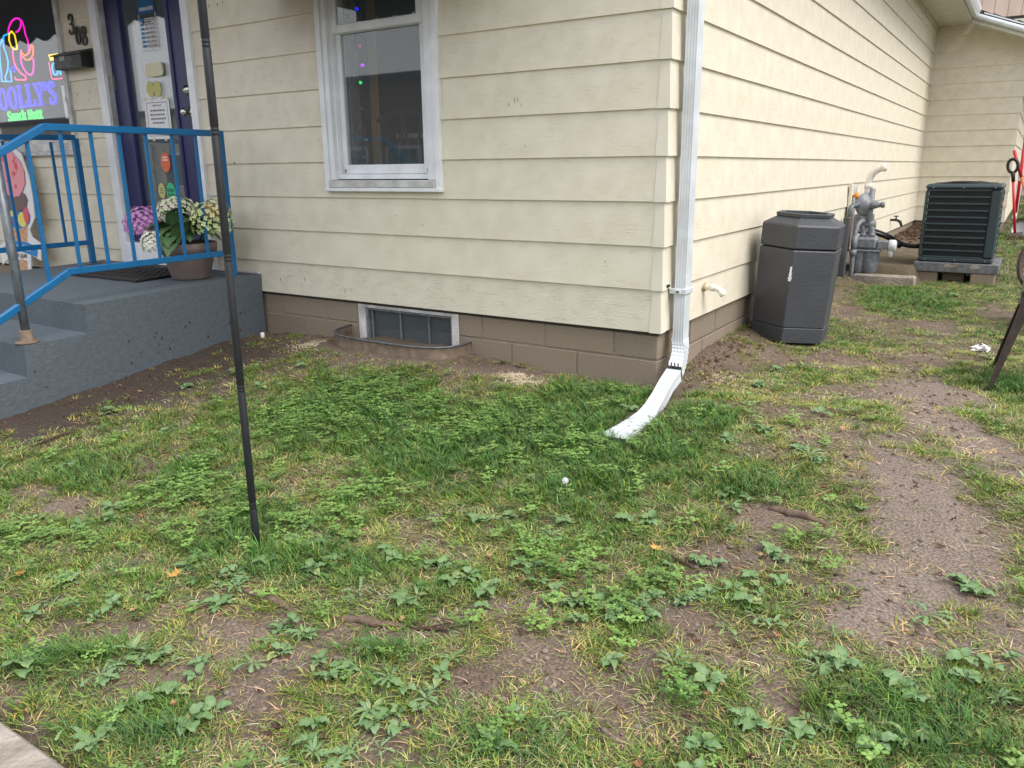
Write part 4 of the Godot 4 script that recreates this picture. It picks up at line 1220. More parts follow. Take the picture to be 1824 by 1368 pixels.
func make_neon():
	var t := thing("neon_mammoth_sign", "neon mammoth shop sign glowing behind the wide window", "neon sign")
	neon("neon_tube", [[-5.699, 2.136], [-5.672, 2.174], [-5.619, 2.212], [-5.555, 2.227], [-5.498, 2.222], [-5.474, 2.198], [-5.492, 2.163], [-5.527, 2.139], [-5.576, 2.128]], M.neon_pink, t)
	neon("neon_tube", [[-5.499, 2.219], [-5.455, 2.196], [-5.44, 2.146], [-5.437, 2.097], [-5.418, 2.058], [-5.415, 2.009], [-5.433, 1.973]], M.neon_pink, t, -0.098)
	neon("neon_tube", [[-5.658, 2.023], [-5.68, 1.981], [-5.682, 1.917], [-5.653, 1.865], [-5.601, 1.823], [-5.543, 1.8], [-5.539, 1.771], [-5.702, 1.782], [-5.701, 1.804]], M.neon_rose, t)
	neon("neon_tube", [[-5.543, 1.995], [-5.566, 1.946], [-5.574, 1.903], [-5.55, 1.857], [-5.511, 1.817], [-5.452, 1.8], [-5.412, 1.822], [-5.386, 1.883], [-5.38, 1.92]], M.neon_pink, t)
	neon("neon_tube", [[-5.625, 2.139], [-5.67, 2.124], [-5.687, 2.076], [-5.669, 2.03], [-5.625, 2.004], [-5.582, 2.004], [-5.582, 2.054], [-5.589, 2.11], [-5.625, 2.139]], M.neon_yellow, t, -0.092)
	neon("neon_tube", [[-5.541, 1.982], [-5.532, 1.95], [-5.478, 1.915], [-5.415, 1.913], [-5.36, 1.943], [-5.339, 1.996], [-5.361, 2.019], [-5.384, 1.988], [-5.418, 1.96], [-5.481, 1.946], [-5.541, 1.982]], M.neon_orange, t, -0.092)
	neon("neon_tube", [[-5.702, 2.127], [-5.772, 2.121], [-5.818, 2.087], [-5.874, 2.047], [-5.901, 1.934], [-5.908, 1.857], [-5.928, 1.783], [-5.766, 1.773], [-5.763, 1.821], [-5.763, 1.859]], M.neon_cyan, t)
	neon("neon_tube", [[-5.774, 2.115], [-5.8, 2.041], [-5.778, 1.989], [-5.767, 1.924], [-5.796, 1.862], [-5.854, 1.814], [-5.852, 1.781]], M.neon_cyan, t, -0.097)
	neon("neon_tube", [[-5.767, 1.866], [-5.701, 1.881], [-5.664, 1.891], [-5.688, 1.841], [-5.725, 1.85]], M.neon_violet, t)
	var w := text("neon_lettering", "WOOLLY'S", 0.24, M.neon_violet, t, Vector3(-5.69, 1.645, -0.1), 0.012, false, true, 0.86, 900)
	w.rotation.z = 0.01
	text("neon_lettering", "Snack Hutt", 0.105, M.neon_green, t, Vector3(-5.645, 1.505, -0.098), 0.010, false, false, 1.0, 700)
	var o := thing("neon_open_sign", "small neon open sign at window edge, yellow and cyan", "neon sign")
	text("neon_lettering", "YES!", 0.060, M.neon_yellow, o, Vector3(-5.085, 1.905, -0.1), 0.010, false, false, 1.1, 700)
	text("neon_lettering", "OPEN", 0.13, M.neon_cyan, o, Vector3(-4.965, 1.818, -0.1), 0.008, false, false, 1.05)
	neon("neon_tube", [[-5.165, 1.875], [-5.16, 1.80], [-5.155, 1.752], [-5.10, 1.748], [-4.70, 1.748]], M.neon_rose, o, -0.1, 0.004)
	var p := thing("window_notice", "pale paper notice with a dark round mark in shop window", "notice", Vector3(-4.915, 1.57, -0.069))
	boxm("sheet", Vector3(-0.07, -0.12, 0), Vector3(0.08, 0.12, 0.0015), 0.0, M.paper, p)
	var st := ST()
	lathe(st, [Vector2(0.022, 0.0017), Vector2(0.040, 0.0017), Vector2(0.040, 0.0024), Vector2(0.022, 0.0024)], 20, Transform3D(Basis(Vector3.RIGHT, PI / 2), Vector3(0, 0.02, 0)))
	put("mark", st, M.ink, p)

# ------------------------------------------------------------------ things in the yard
func make_pole():
	var gx := -0.635; var gz := 1.906
	var t := thing("metal_pole", "tall thin black metal pole standing in the lawn", "pole", Vector3(gx, ground(gx, gz), gz))
	t.rotation.z = -0.004
	var st := ST(true)
	var P := [Vector3(0, -0.15, 0)]
	var R := [0.0122]
	var add := func(y: float, r: float): P.append(Vector3(0, y, 0)); R.append(r)
	var rings := [0.143, 0.545, 0.957, 1.323, 1.561, 1.93]
	for y in rings:
		var yy: float = y
		for q in 3:
			var o := yy + (q - 1) * 0.011
			add.call(o - 0.004, 0.0122); add.call(o - 0.002, 0.0112); add.call(o + 0.002, 0.0112); add.call(o + 0.004, 0.0122)
	add.call(2.35, 0.0122)
	tube(st, P, R, 16)
	put("shaft", st, M.black_pole, t)
	st = ST(true)
	tube(st, [Vector3(0, 2.35, 0), Vector3(0, 2.55, 0), Vector3(0.06, 2.66, 0), Vector3(0.16, 2.68, 0), Vector3(0.24, 2.62, 0), Vector3(0.26, 2.54, 0)], 0.007, 10)
	put("hook", st, M.black_pole, t)

# rectangular corrugated pipe swept along a path: width along side, depth along the other axis
func duct(st: SurfaceTool, path: Array, hw: Array, hd: Array, side: Vector3, ribs := true, rd := 0.003):
	var prev := []
	for k in path.size():
		var d: Vector3 = (path[mini(k + 1, path.size() - 1)] - path[maxi(k - 1, 0)]).normalized()
		var n := side.cross(d).normalized()
		var ring := []
		var w: float = hw[k]; var h: float = hd[k]
		var sec := []
		for q in 9:
			var f := -1.0 + q * 0.25
			sec.append(Vector2(f * w * 0.94, h - (rd if (ribs and q % 2 == 1) else 0.0)))
		sec.append(Vector2(w, h * 0.85))
		sec.append(Vector2(w - 0.002, 0)); sec.append(Vector2(w, -h * 0.85))
		for q in 9:
			var f := 1.0 - q * 0.25
			sec.append(Vector2(f * w * 0.94, -h + (rd if (ribs and q % 2 == 1) else 0.0)))
		sec.append(Vector2(-w, -h * 0.85)); sec.append(Vector2(-w + 0.002, 0)); sec.append(Vector2(-w, h * 0.85))
		for s in sec: ring.append(path[k] + side * s.x + n * s.y)
		if k > 0:
			for j in ring.size():
				var j2 := (j + 1) % ring.size()
				quad(st, prev[j], ring[j], ring[j2], prev[j2])
		prev = ring

func make_downspout():
	var t := thing("downspout", "white ribbed downspout with flattened spout lying on grass", "downspout")
	var cx := 0.048; var cz := -0.142
	var st := ST()
	duct(st, [Vector3(cx, 0.20, cz), Vector3(cx, 1.5, cz), Vector3(cx, 2.90, cz)], [0.028, 0.028, 0.028], [0.037, 0.037, 0.037], Vector3(1, 0, 0), true, 0.002)
	put("pipe", st, M.spout_white, t)
	# crimped elbow, each crimp a little proud of the last
	st = ST()
	var path := []; var w := []; var d := []
	for k in 25:
		var f := k / 24.0
		var a := f * 0.98
		var z := cz + 0.01 + 0.30 * (1 - cos(a)) * 0.95
		var y := 0.238 - 0.165 * sin(a) * 1.0
		path.append(Vector3(cx + 0.002 + 0.030 * f, y, z))
		var crimp := 0.0025 if (k % 3 == 1 and k > 4 and k < 20) else 0.0
		w.append(lerpf(0.031, 0.036, f) - crimp); d.append(lerpf(0.040, 0.031, f) - crimp)
	duct(st, path, w, d, Vector3(1, 0, 0), true, 0.0015)
	put("elbow", st, M.spout_white, t)
	# strap holding the pipe to the wall
	st = ST()
	bx(st, Vector3(-0.002, 0.455, cz - 0.052), Vector3(cx + 0.034, 0.480, cz + 0.046), 0.002)
	put("strap", st, M.spout_white, t)
	boxm("strap_tab", Vector3(cx - 0.02, 0.458, cz + 0.0465), Vector3(cx + 0.008, 0.476, cz + 0.055), 0.001, M.spout_white, t)
	st = ST()
	tube(st, [Vector3(cx - 0.004, 0.467, cz + 0.05), Vector3(cx - 0.004, 0.467, cz + 0.064)], 0.005, 6)
	put("screw", st, M.black, t)
	# extension: half-crushed lower piece, then a widened open tongue on the grass
	st = ST()
	var e: Vector3 = path[24]
	var ep := [e + Vector3(0.002, -0.014, 0.017), Vector3(0.087, 0.060, 0.115), Vector3(0.094, 0.022, 0.21), Vector3(0.099, -0.008, 0.30), Vector3(0.102, -0.022, 0.37), Vector3(0.102, -0.028, 0.46), Vector3(0.098, -0.026, 0.58), Vector3(0.094, -0.024, 0.69)]
	duct(st, ep, [0.036, 0.034, 0.034, 0.037, 0.043, 0.050, 0.057, 0.061], [0.031, 0.028, 0.028, 0.026, 0.022, 0.017, 0.010, 0.004], Vector3(1, 0, 0), true, 0.0012)
	put("extension", st, M.spout_white, t)
	# cut tabs bent out where the extension has slipped off the elbow
	var p0: Vector3 = e + Vector3(0, 0.022, 0.020)
	for k in 4:
		boxm("tab", Vector3(p0.x - 0.030 + k * 0.017, p0.y + 0.004, p0.z + 0.004), Vector3(p0.x - 0.024 + k * 0.017, p0.y + 0.026, p0.z + 0.006), 0.0, M.copper, t)
	var b := boxm("clip", Vector3(-0.001, 0.489, -0.078), Vector3(0.010, 0.502, -0.045), 0.002, M.black, null)
	tag(b, "small black clip on siding beside the downspout", "clip")

func make_wall_vent():
	var t := thing("pvc_drain_elbow", "short white plastic elbow pipe poking from siding", "pipe", Vector3(0.0, 0.425, -0.585))
	t.scale = Vector3(0.64, 0.64, 0.64)
	var st := ST(true)
	var P := [Vector3(-0.02, 0, 0), Vector3(0.075, 0.0, 0.0)]
	P += bend(Vector3(0.08, 0, 0), Vector3(0.125, 0.0, 0.0), Vector3(0.158, -0.045, 0.0), 6)
	tube(st, P, 0.026, 16)
	put("pipe", st, M.pvc, t)
	st = ST(true)
	tube(st, [Vector3(0.052, 0, 0), Vector3(0.085, 0, 0)], 0.031, 16)
	tube(st, [Vector3(0.146, -0.028, 0.0), Vector3(0.168, -0.059, 0.0)], 0.031, 16, true)
	put("collar", st, M.pvc, t)
	st = ST(true)
	lathe(st, [Vector2(0.026, 0.0), Vector2(0.038, 0.002), Vector2(0.035, 0.008), Vector2(0.026, 0.01)], 14, Transform3D(Basis(Vector3.BACK, -PI / 2), Vector3(0.002, 0, 0)))
	put("foam_seal", st, M.foam, t)

func make_window_well():
	var t := thing("window_well", "galvanised steel window well around the cellar window", "window well")
	var P := []
	for k in 25:
		var a := PI * k / 24.0
		var cx := -cos(a)
		var sx := signf(cx) * pow(absf(cx), 0.62)
		P.append(Vector3(-1.582 + sx * 0.455, 0.118 - 0.010 * (cx * 0.5 + 0.5), -0.03 + 0.29 * pow(sin(a), 0.62)))
	var st := ST(true)
	var n := P.size()
	var rows := [0.0, -0.045, -0.055, -0.09, -0.10, -0.14, -0.4]
	var off := [0.0, 0.0, 0.008, 0.008, 0.0, 0.0, 0.0]
	for r in rows.size() - 1:
		for k in n - 1:
			var q := []
			for e in [[k, r], [k, r + 1], [k + 1, r + 1], [k + 1, r]]:
				var p: Vector3 = P[e[0]]
				var out := Vector3(p.x + 1.582, 0, p.z + 0.03).normalized()
				q.append(p + Vector3(0, rows[e[1]], 0) + out * off[e[1]])
			quad(st, q[0], q[3], q[2], q[1])
	put("shell", st, M.muddy_steel, t)
	st = ST(true)
	tube(st, P, 0.006, 8)
	put("rim", st, M.galvanised, t)

func make_bin():
	var cx := BINX; var cz := BINZ
	var t := thing("litter_bin", "dark grey hexagonal plastic litter bin with open collar", "bin", Vector3(cx, 0.028, cz))
	t.rotation = Vector3(0, 0, -0.055)
	var a0 := deg_to_rad(26.0)
	var ring := func(r: float, y: float) -> Array:
		var o := []
		for k in 6: o.append(Vector3(cos(a0 + k * PI / 3) * r, y, sin(a0 + k * PI / 3) * r))
		return o
	var skin := func(nm: String, prof: Array, m, flat_top := false):
		var st := ST()
		for i in prof.size() - 1:
			var A: Array = ring.call(prof[i].x, prof[i].y); var B: Array = ring.call(prof[i + 1].x, prof[i + 1].y)
			for k in 6:
				var k2 := (k + 1) % 6
				# chamfered vertical edges: each face stops short of the corner
				var e := 0.018
				var a: Vector3 = A[k].lerp(A[k2], e); var b: Vector3 = A[k2].lerp(A[k], e)
				var c: Vector3 = B[k2].lerp(B[k], e); var d: Vector3 = B[k].lerp(B[k2], e)
				quad(st, a, d, c, b)
				var k3 := (k2 + 1) % 6
				quad(st, b, c, B[k2].lerp(B[k3], e), A[k2].lerp(A[k3], e))
		put(nm, st, m, t)
	skin.call("plinth", [Vector2(0.0, 0.0), Vector2(0.238, 0.0), Vector2(0.241, 0.085), Vector2(0.236, 0.089), Vector2(0.0, 0.089)], M.bin_grey)
	skin.call("body", [Vector2(0.0, 0.091), Vector2(0.237, 0.091), Vector2(0.241, 0.096), Vector2(0.248, 0.538), Vector2(0.244, 0.545), Vector2(0.225, 0.547)], M.bin_grey)
	skin.call("lid", [Vector2(0.225, 0.553), Vector2(0.243, 0.553), Vector2(0.248, 0.559), Vector2(0.250, 0.678), Vector2(0.243, 0.688), Vector2(0.166, 0.726), Vector2(0.160, 0.722)], M.bin_grey)
	skin.call("collar", [Vector2(0.158, 0.722), Vector2(0.174, 0.727), Vector2(0.176, 0.744), Vector2(0.171, 0.747), Vector2(0.142, 0.747), Vector2(0.138, 0.744), Vector2(0.138, 0.56)], M.bin_grey)
	skin.call("liner", [Vector2(0.137, 0.56), Vector2(0.0, 0.55)], M.bin_grey)
	# pale scuff on the front edge
	var st := ST()
	for k in 7:
		var A: Vector3 = ring.call(0.2465, 0.44 - k * 0.012)[1]
		var o := A * Vector3(1.012, 1, 1.012)
		var w := rng.randf_range(0.006, 0.014)
		quad(st, o + Vector3(-w, 0, 0.002), o + Vector3(-w * 0.4, 0.013, 0.002), o + Vector3(w, 0.013, -0.002), o + Vector3(w * 0.5, 0, -0.002))
	put("scuff", st, M.paper, t)

func make_ac():
	var at := Vector3(0.575, 0.0, -4.73)
	# concrete footing blocks
	var x := 0.0
	for e in [[0.0, 0.19, -0.02, -0.42, "rough concrete block under pad corner nearest the house wall"], [0.455, 0.645, 0.0, -0.4, "rough concrete block under pad corner away from the house wall"], [0.22, 0.40, -0.15, -0.54, "rough concrete block set back under middle of the pad"]]:
		var b := thing("concrete_footing_block", e[4], "block", at + Vector3(e[0] - 0.01, -0.02, e[2] + 0.02), "blocks under the air conditioner pad")
		var st := ST()
		bx(st, Vector3(0, 0, 0), Vector3(e[1] - e[0], 0.115, e[3]), 0.008)
		put("block", st, M.block_dark, b)
	var p := thing("equipment_pad", "grey plastic pad under the air conditioner", "pad", at + Vector3(0, 0.096, 0))
	var st := ST()
	bx(st, Vector3(-0.025, 0.0, 0.025), Vector3(0.655, 0.085, -0.66), 0.006)
	put("slab", st, M.pad_grey, p)
	for e in [[0.22, 0.34], [0.42, 0.52]]:
		st = ST()
		var poly := PackedVector2Array()
		for k in 14:
			var a := TAU * k / 14.0
			poly.append(Vector2((e[0] + e[1]) / 2 + cos(a) * (e[1] - e[0]) / 2 * rng.randf_range(0.7, 1.1), 0.058 + sin(a) * 0.02 * rng.randf_range(0.6, 1.1)))
		prism(st, poly, 0.0255, 0.0262)
		put("splash_stain", st, M.concrete, p)
	var t := thing("air_conditioner", "dark green louvred air conditioner unit on pad", "air conditioner", at + Vector3(0.0, 0.183, 0.0))
	var W := 0.60; var H := 0.69; var D := 0.60
	boxm("core", Vector3(0.03, 0.03, -0.03), Vector3(W - 0.03, H - 0.04, -D + 0.03), 0.0, M.coil, t)
	boxm("base_pan", Vector3(0.0, 0.0, 0.0), Vector3(W, 0.045, -D), 0.012, M.ac_green, t)
	# top cap with rounded shoulders
	st = ST()
	bx(st, Vector3(-0.004, H - 0.05, 0.004), Vector3(W + 0.004, H, -D - 0.004), 0.02)
	put("top_cap", st, M.ac_green, t)
	for e in [[0.0, 0.0, 0.025], [W, 0.0, -0.085], [0.0, -D, 0.03], [W, -D, -0.03]]:
		st = ST()
		bx(st, Vector3(e[0], 0.046, e[1] + (-0.002 if e[1] == 0.0 else 0.002)), Vector3(e[0] + e[2], H - 0.051, e[1] + (-0.045 if e[1] == 0.0 else 0.045)), 0.012)
		put("corner_post", st, M.ac_green, t)
	# louvre bands on the four faces, thin vertical fins behind them
	for k in 11:
		var y := 0.046 + k * 0.0592
		st = ST()
		var hgt := 0.017
		bx(st, Vector3(0.026, y - hgt / 2, -0.004), Vector3(W - 0.086, y + hgt / 2, -0.014), 0.003)
		bx(st, Vector3(W - 0.004, y - hgt / 2, -0.046), Vector3(W - 0.014, y + hgt / 2, -D + 0.046), 0.003)
		bx(st, Vector3(0.004, y - hgt / 2, -0.046), Vector3(0.014, y + hgt / 2, -D + 0.046), 0.003)
		put("slat", st, M.ac_green, t)
	st = ST()
	for k in 44:
		var xx := 0.032 + k * 0.01098
		bx(st, Vector3(xx - 0.0028, 0.046, -0.0122), Vector3(xx + 0.0028, H - 0.055, -0.022))
		if k < 46: bx(st, Vector3(W - 0.0122, 0.046, -0.05 - k * 0.0114), Vector3(W - 0.022, H - 0.055, -0.0556 - k * 0.0114))
	put("fins", st, M.ac_fin, t)
	st = ST(true)
	for k in 6:
		var r := 0.05 + k * 0.038
		var P := []
		for j in 33: P.append(Vector3(W / 2 + cos(TAU * j / 32.0) * r, H + 0.012 + 0.006 * sin(k), -D / 2 + sin(TAU * j / 32.0) * r))
		tube(st, P, 0.0035, 6)
	for k in 8:
		var a := TAU * k / 8.0
		tube(st, [Vector3(W / 2, H + 0.016, -D / 2), Vector3(W / 2 + cos(a) * 0.25, H + 0.004, -D / 2 + sin(a) * 0.25)], 0.0035, 6)
	put("fan_guard", st, M.black, t)
	boxm("badge", Vector3(W + 0.0045, 0.49, -0.12), Vector3(W + 0.008, 0.545, -0.20), 0.001, M.red, t)
	boxm("badge_stripe", Vector3(W + 0.0082, 0.505, -0.125), Vector3(W + 0.009, 0.53, -0.195), 0.0, M.paper, t)
	for k in 6:
		var s2 := ST(true)
		lathe(s2, [Vector2(0.006, 0.0), Vector2(0.005, 0.003), Vector2(0.0, 0.004)], 8, Transform3D(Basis(Vector3.RIGHT, PI / 2), Vector3(0.06 + (k % 3) * 0.24, 0.022 if k < 3 else H - 0.030, 0.0045 if k > 2 else 0.0005)))
		put("screw", s2, M.hinge, t)
	# insulated line set running to the wall
	var l := thing("refrigerant_line", "black insulated pipe pair running from wall to air conditioner", "pipe")
	for k in 2:
		st = ST(true)
		var P := bend(Vector3(0.02, 0.43 + 0.03 * k, -4.78), Vector3(0.14, 0.45 + 0.03 * k, -4.80), Vector3(0.30, 0.37 + 0.02 * k, -4.88), 6)
		P += bend(Vector3(0.31, 0.365 + 0.02 * k, -4.89), Vector3(0.43, 0.28, -4.95), Vector3(0.585, 0.30, -4.97 - 0.02 * k), 6)
		tube(st, P, 0.022 if k == 0 else 0.014, 10)
		put("pipe", st, M.black_gloss if k == 0 else M.black, l)
	st = ST(true)
	tube(st, [Vector3(0.36, 0.325, -4.915), Vector3(0.40, 0.300, -4.935)], 0.032, 10)
	put("tape_wrap", st, M.black, l)
	boxm("bed_edging", Vector3(0.10, -0.05, -4.32), Vector3(0.62, 0.085, -4.42), 0.015, M.concrete, null)
	tag(get_child(get_child_count() - 1), "low concrete edging in front of the soil bed", "edging")

func make_meter():
	var z := -4.42
	# old board the services hang on
	var b := thing("service_board", "weathered backing board on siding behind the gas meter", "board", Vector3(0, 0, 0))
	boxm("plank", Vector3(0.004, 0.30, z + 0.11), Vector3(0.020, 0.87, z - 0.17), 0.003, M.old_white, b)
	boxm("plank", Vector3(0.004, 0.30, z + 0.145), Vector3(0.030, 0.885, z + 0.1105), 0.003, M.cap, b)
	var v := thing("orange_valve", "orange valve knob on the weathered service board", "valve", Vector3(0.022, 0.775, z + 0.03))
	var st := ST(true)
	lathe(st, [Vector2(0.0, 0.0), Vector2(0.012, 0.0), Vector2(0.012, 0.02), Vector2(0.030, 0.022), Vector2(0.034, 0.034), Vector2(0.028, 0.046), Vector2(0.0, 0.048)], 10, Transform3D(Basis(Vector3.BACK, -PI / 2), Vector3.ZERO))
	put("knob", st, M.orange, v)
	var t := thing("gas_meter", "grey gas meter with twin pipes and rounded bowl", "gas meter", Vector3(0.17, 0.0, z))
	# bowl with two lobes
	st = ST(true)
	for s in [-1.0, 1.0]:
		lathe(st, [Vector2(0.0, 0.075), Vector2(0.045, 0.080), Vector2(0.066, 0.105), Vector2(0.074, 0.16), Vector2(0.078, 0.24), Vector2(0.08, 0.285)], 16, Transform3D(Basis(Vector3(1, 0, 0), Vector3(0, 1, 0), Vector3(0, 0, 1)), Vector3(s * 0.048, 0, 0)))
	put("bowl", st, M.meter_grey, t)
	st = ST()
	bx(st, Vector3(-0.135, 0.284, -0.09), Vector3(0.135, 0.302, 0.092), 0.006)
	bx(st, Vector3(-0.105, 0.3025, -0.075), Vector3(0.105, 0.415, 0.078), 0.022)
	put("casing", st, M.meter_grey, t)
	st = ST(true)
	for s in [-0.03, 0.04]:
		var P := [Vector3(s, 0.41, 0.0)] + bend(Vector3(s, 0.44, 0), Vector3(s, 0.50, 0), Vector3(s - 0.03, 0.52, -0.01), 5)
		tube(st, P, 0.026, 12)
		tube(st, [Vector3(s, 0.418, 0.0), Vector3(s, 0.445, 0)], 0.033, 8)
	put("outlet", st, M.meter_grey, t)
	# regulator: upright disc facing sideways, with a vent stub
	st = ST(true)
	var rx := Transform3D(Basis(Vector3.BACK, 0.15) * Basis(Vector3.RIGHT, PI / 2), Vector3(-0.035, 0.70, -0.03))
	lathe(st, [Vector2(0.0, -0.03), Vector2(0.05, -0.03), Vector2(0.085, -0.012), Vector2(0.105, 0.0), Vector2(0.105, 0.012), Vector2(0.08, 0.022), Vector2(0.045, 0.045), Vector2(0.03, 0.06), Vector2(0.0, 0.062)], 22, Transform3D(Basis(Vector3.UP, 0.9), Vector3.ZERO) * Transform3D.IDENTITY * rx)
	put("regulator", st, M.meter_grey, t)
	st = ST(true)
	tube(st, [Vector3(0.0, 0.50, -0.01), Vector3(0.0, 0.60, -0.01), Vector3(0.005, 0.84, -0.02)], [0.036, 0.030, 0.024], 12)
	tube(st, [Vector3(0.005, 0.69, 0.0), Vector3(0.05, 0.70, 0.03), Vector3(0.10, 0.70, 0.03)], [0.038, 0.034, 0.018], 10)
	tube(st, [Vector3(0.095, 0.70, 0.03), Vector3(0.125, 0.70, 0.03)], 0.026, 8)
	tube(st, [Vector3(-0.05, 0.525, -0.01), Vector3(0.05, 0.525, -0.01)], 0.034, 8)
	put("fittings", st, M.meter_grey, t)
	# riser from the ground and the loop to the house
	st = ST(true)
	var Q := [Vector3(-0.075, -0.06, 0.16), Vector3(-0.075, 0.20, 0.16), Vector3(-0.075, 0.42, 0.15)]
	Q += bend(Vector3(-0.075, 0.45, 0.14), Vector3(-0.075, 0.56, 0.10), Vector3(-0.03, 0.56, 0.03), 6)
	tube(st, Q, 0.020, 12)
	tube(st, [Vector3(-0.075, 0.255, 0.16), Vector3(-0.075, 0.305, 0.16)], 0.029, 8)
	tube(st, [Vector3(-0.075, 0.315, 0.157), Vector3(-0.075, 0.43, 0.148)], 0.027, 12)
	put("riser", st, M.meter_grey, t)
	st = ST(true)
	tube(st, [Vector3(-0.135, 0.035, 0.16), Vector3(-0.015, 0.035, 0.16)], [0.024, 0.028], 8)
	tube(st, [Vector3(-0.075, -0.05, 0.16), Vector3(-0.075, 0.075, 0.16)], 0.028, 8)
	put("shutoff_valve", st, M.valve_dark, t)
	st = ST(true)
	var H := [Vector3(-0.04, 0.69, -0.01), Vector3(-0.10, 0.695, 0.10)]
	H += bend(Vector3(-0.11, 0.695, 0.13), Vector3(-0.13, 0.695, 0.18), Vector3(-0.13, 0.64, 0.18), 5)
	H.append(Vector3(-0.13, 0.52, 0.18))
	tube(st, H, 0.021, 12)
	put("house_pipe", st, M.galvanised, t)
	st = ST(true)
	tube(st, [Vector3(-0.13, 0.60, 0.18), Vector3(-0.13, 0.30, 0.18), Vector3(-0.17, 0.28, 0.16)], 0.022, 10)
	put("rusty_pipe", st, M.copper, t)
	# remote reading unit
	st = ST()
	bx(st, Vector3(0.105, 0.31, 0.00), Vector3(0.20, 0.385, 0.075), 0.008)
	put("index_box", st, M.meter_grey, t)
	st = ST(true)
	lathe(st, [Vector2(0.0, 0.0), Vector2(0.052, 0.0), Vector2(0.052, 0.05), Vector2(0.040, 0.06), Vector2(0.0, 0.062)], 16, Transform3D(Basis(Vector3.BACK, -PI / 2), Vector3(0.20, 0.345, 0.04)))
	tube(st, [Vector3(0.215, 0.31, 0.04), Vector3(0.215, 0.245, 0.04)], [0.026, 0.020], 10)
	put("dial_cover", st, M.clear_dome, t)
	# separate plastic vent rising behind
	var f := thing("pvc_flue", "white plastic flue pipe with curved top above gas meter", "pipe", Vector3(0.12, 0.0, z - 0.12))
	st = ST(true)
	var F := [Vector3(0, 0.45, 0), Vector3(0, 0.86, 0)]
	F += bend(Vector3(0, 0.88, 0), Vector3(0.0, 0.99, 0.0), Vector3(0.10, 1.02, 0.02), 6)
	F.append(Vector3(0.125, 1.024, 0.02))
	tube(st, F, 0.031, 14)
	tube(st, [Vector3(0, 0.84, 0), Vector3(0, 0.88, 0)], 0.036, 14)
	tube(st, [Vector3(0.10, 1.02, 0.02), Vector3(0.135, 1.025, 0.02)], 0.036, 14)
	put("pipe", st, M.pvc, f)
	var e := thing("disconnect_box", "small grey electrical box on siding behind gas meter", "electrical box", Vector3(0.0, 0.0, -4.75))
	st = ST()
	bx(st, Vector3(0.004, 0.43, 0.06), Vector3(0.16, 0.60, -0.06), 0.008)
	put("case", st, M.meter_grey, e)
	st = ST(true)
	tube(st, [Vector3(0.12, 0.44, 0.02), Vector3(0.12, 0.405, 0.02)], 0.022, 8)
	tube(st, [Vector3(0.16, 0.50, 0.0), Vector3(0.185, 0.50, 0.0)], 0.036, 12)
	put("hub", st, M.meter_grey, e)
	var c := thing("cable_conduit", "dark upright conduit behind the litter bin", "conduit", Vector3(0.045, 0, -4.12))
	boxm("conduit", Vector3(-0.03, 0.02, -0.035), Vector3(0.02, 0.60, 0.035), 0.006, M.bin_grey, c)
	var h := thing("hose_tap", "dark metal garden tap on siding near the rear wing", "tap", Vector3(0.004, 0.41, -7.1))
	st = ST(true)
	tube(st, [Vector3(-0.02, 0, 0), Vector3(0.06, 0.0, 0), Vector3(0.10, -0.02, 0), Vector3(0.12, -0.075, 0)], [0.014, 0.016, 0.018, 0.013], 10)
	put("spout", st, M.valve_dark, h)
	st = ST(true)
	tube(st, [Vector3(0.05, 0.0, 0), Vector3(0.05, 0.04, 0)], 0.008, 8)
	lathe(st, [Vector2(0.0, 0.0), Vector2(0.03, 0.0), Vector2(0.03, 0.01), Vector2(0.0, 0.01)], 10, Transform3D(Basis.IDENTITY, Vector3(0.05, 0.04, 0)))
	put("handle", st, M.valve_dark, h)

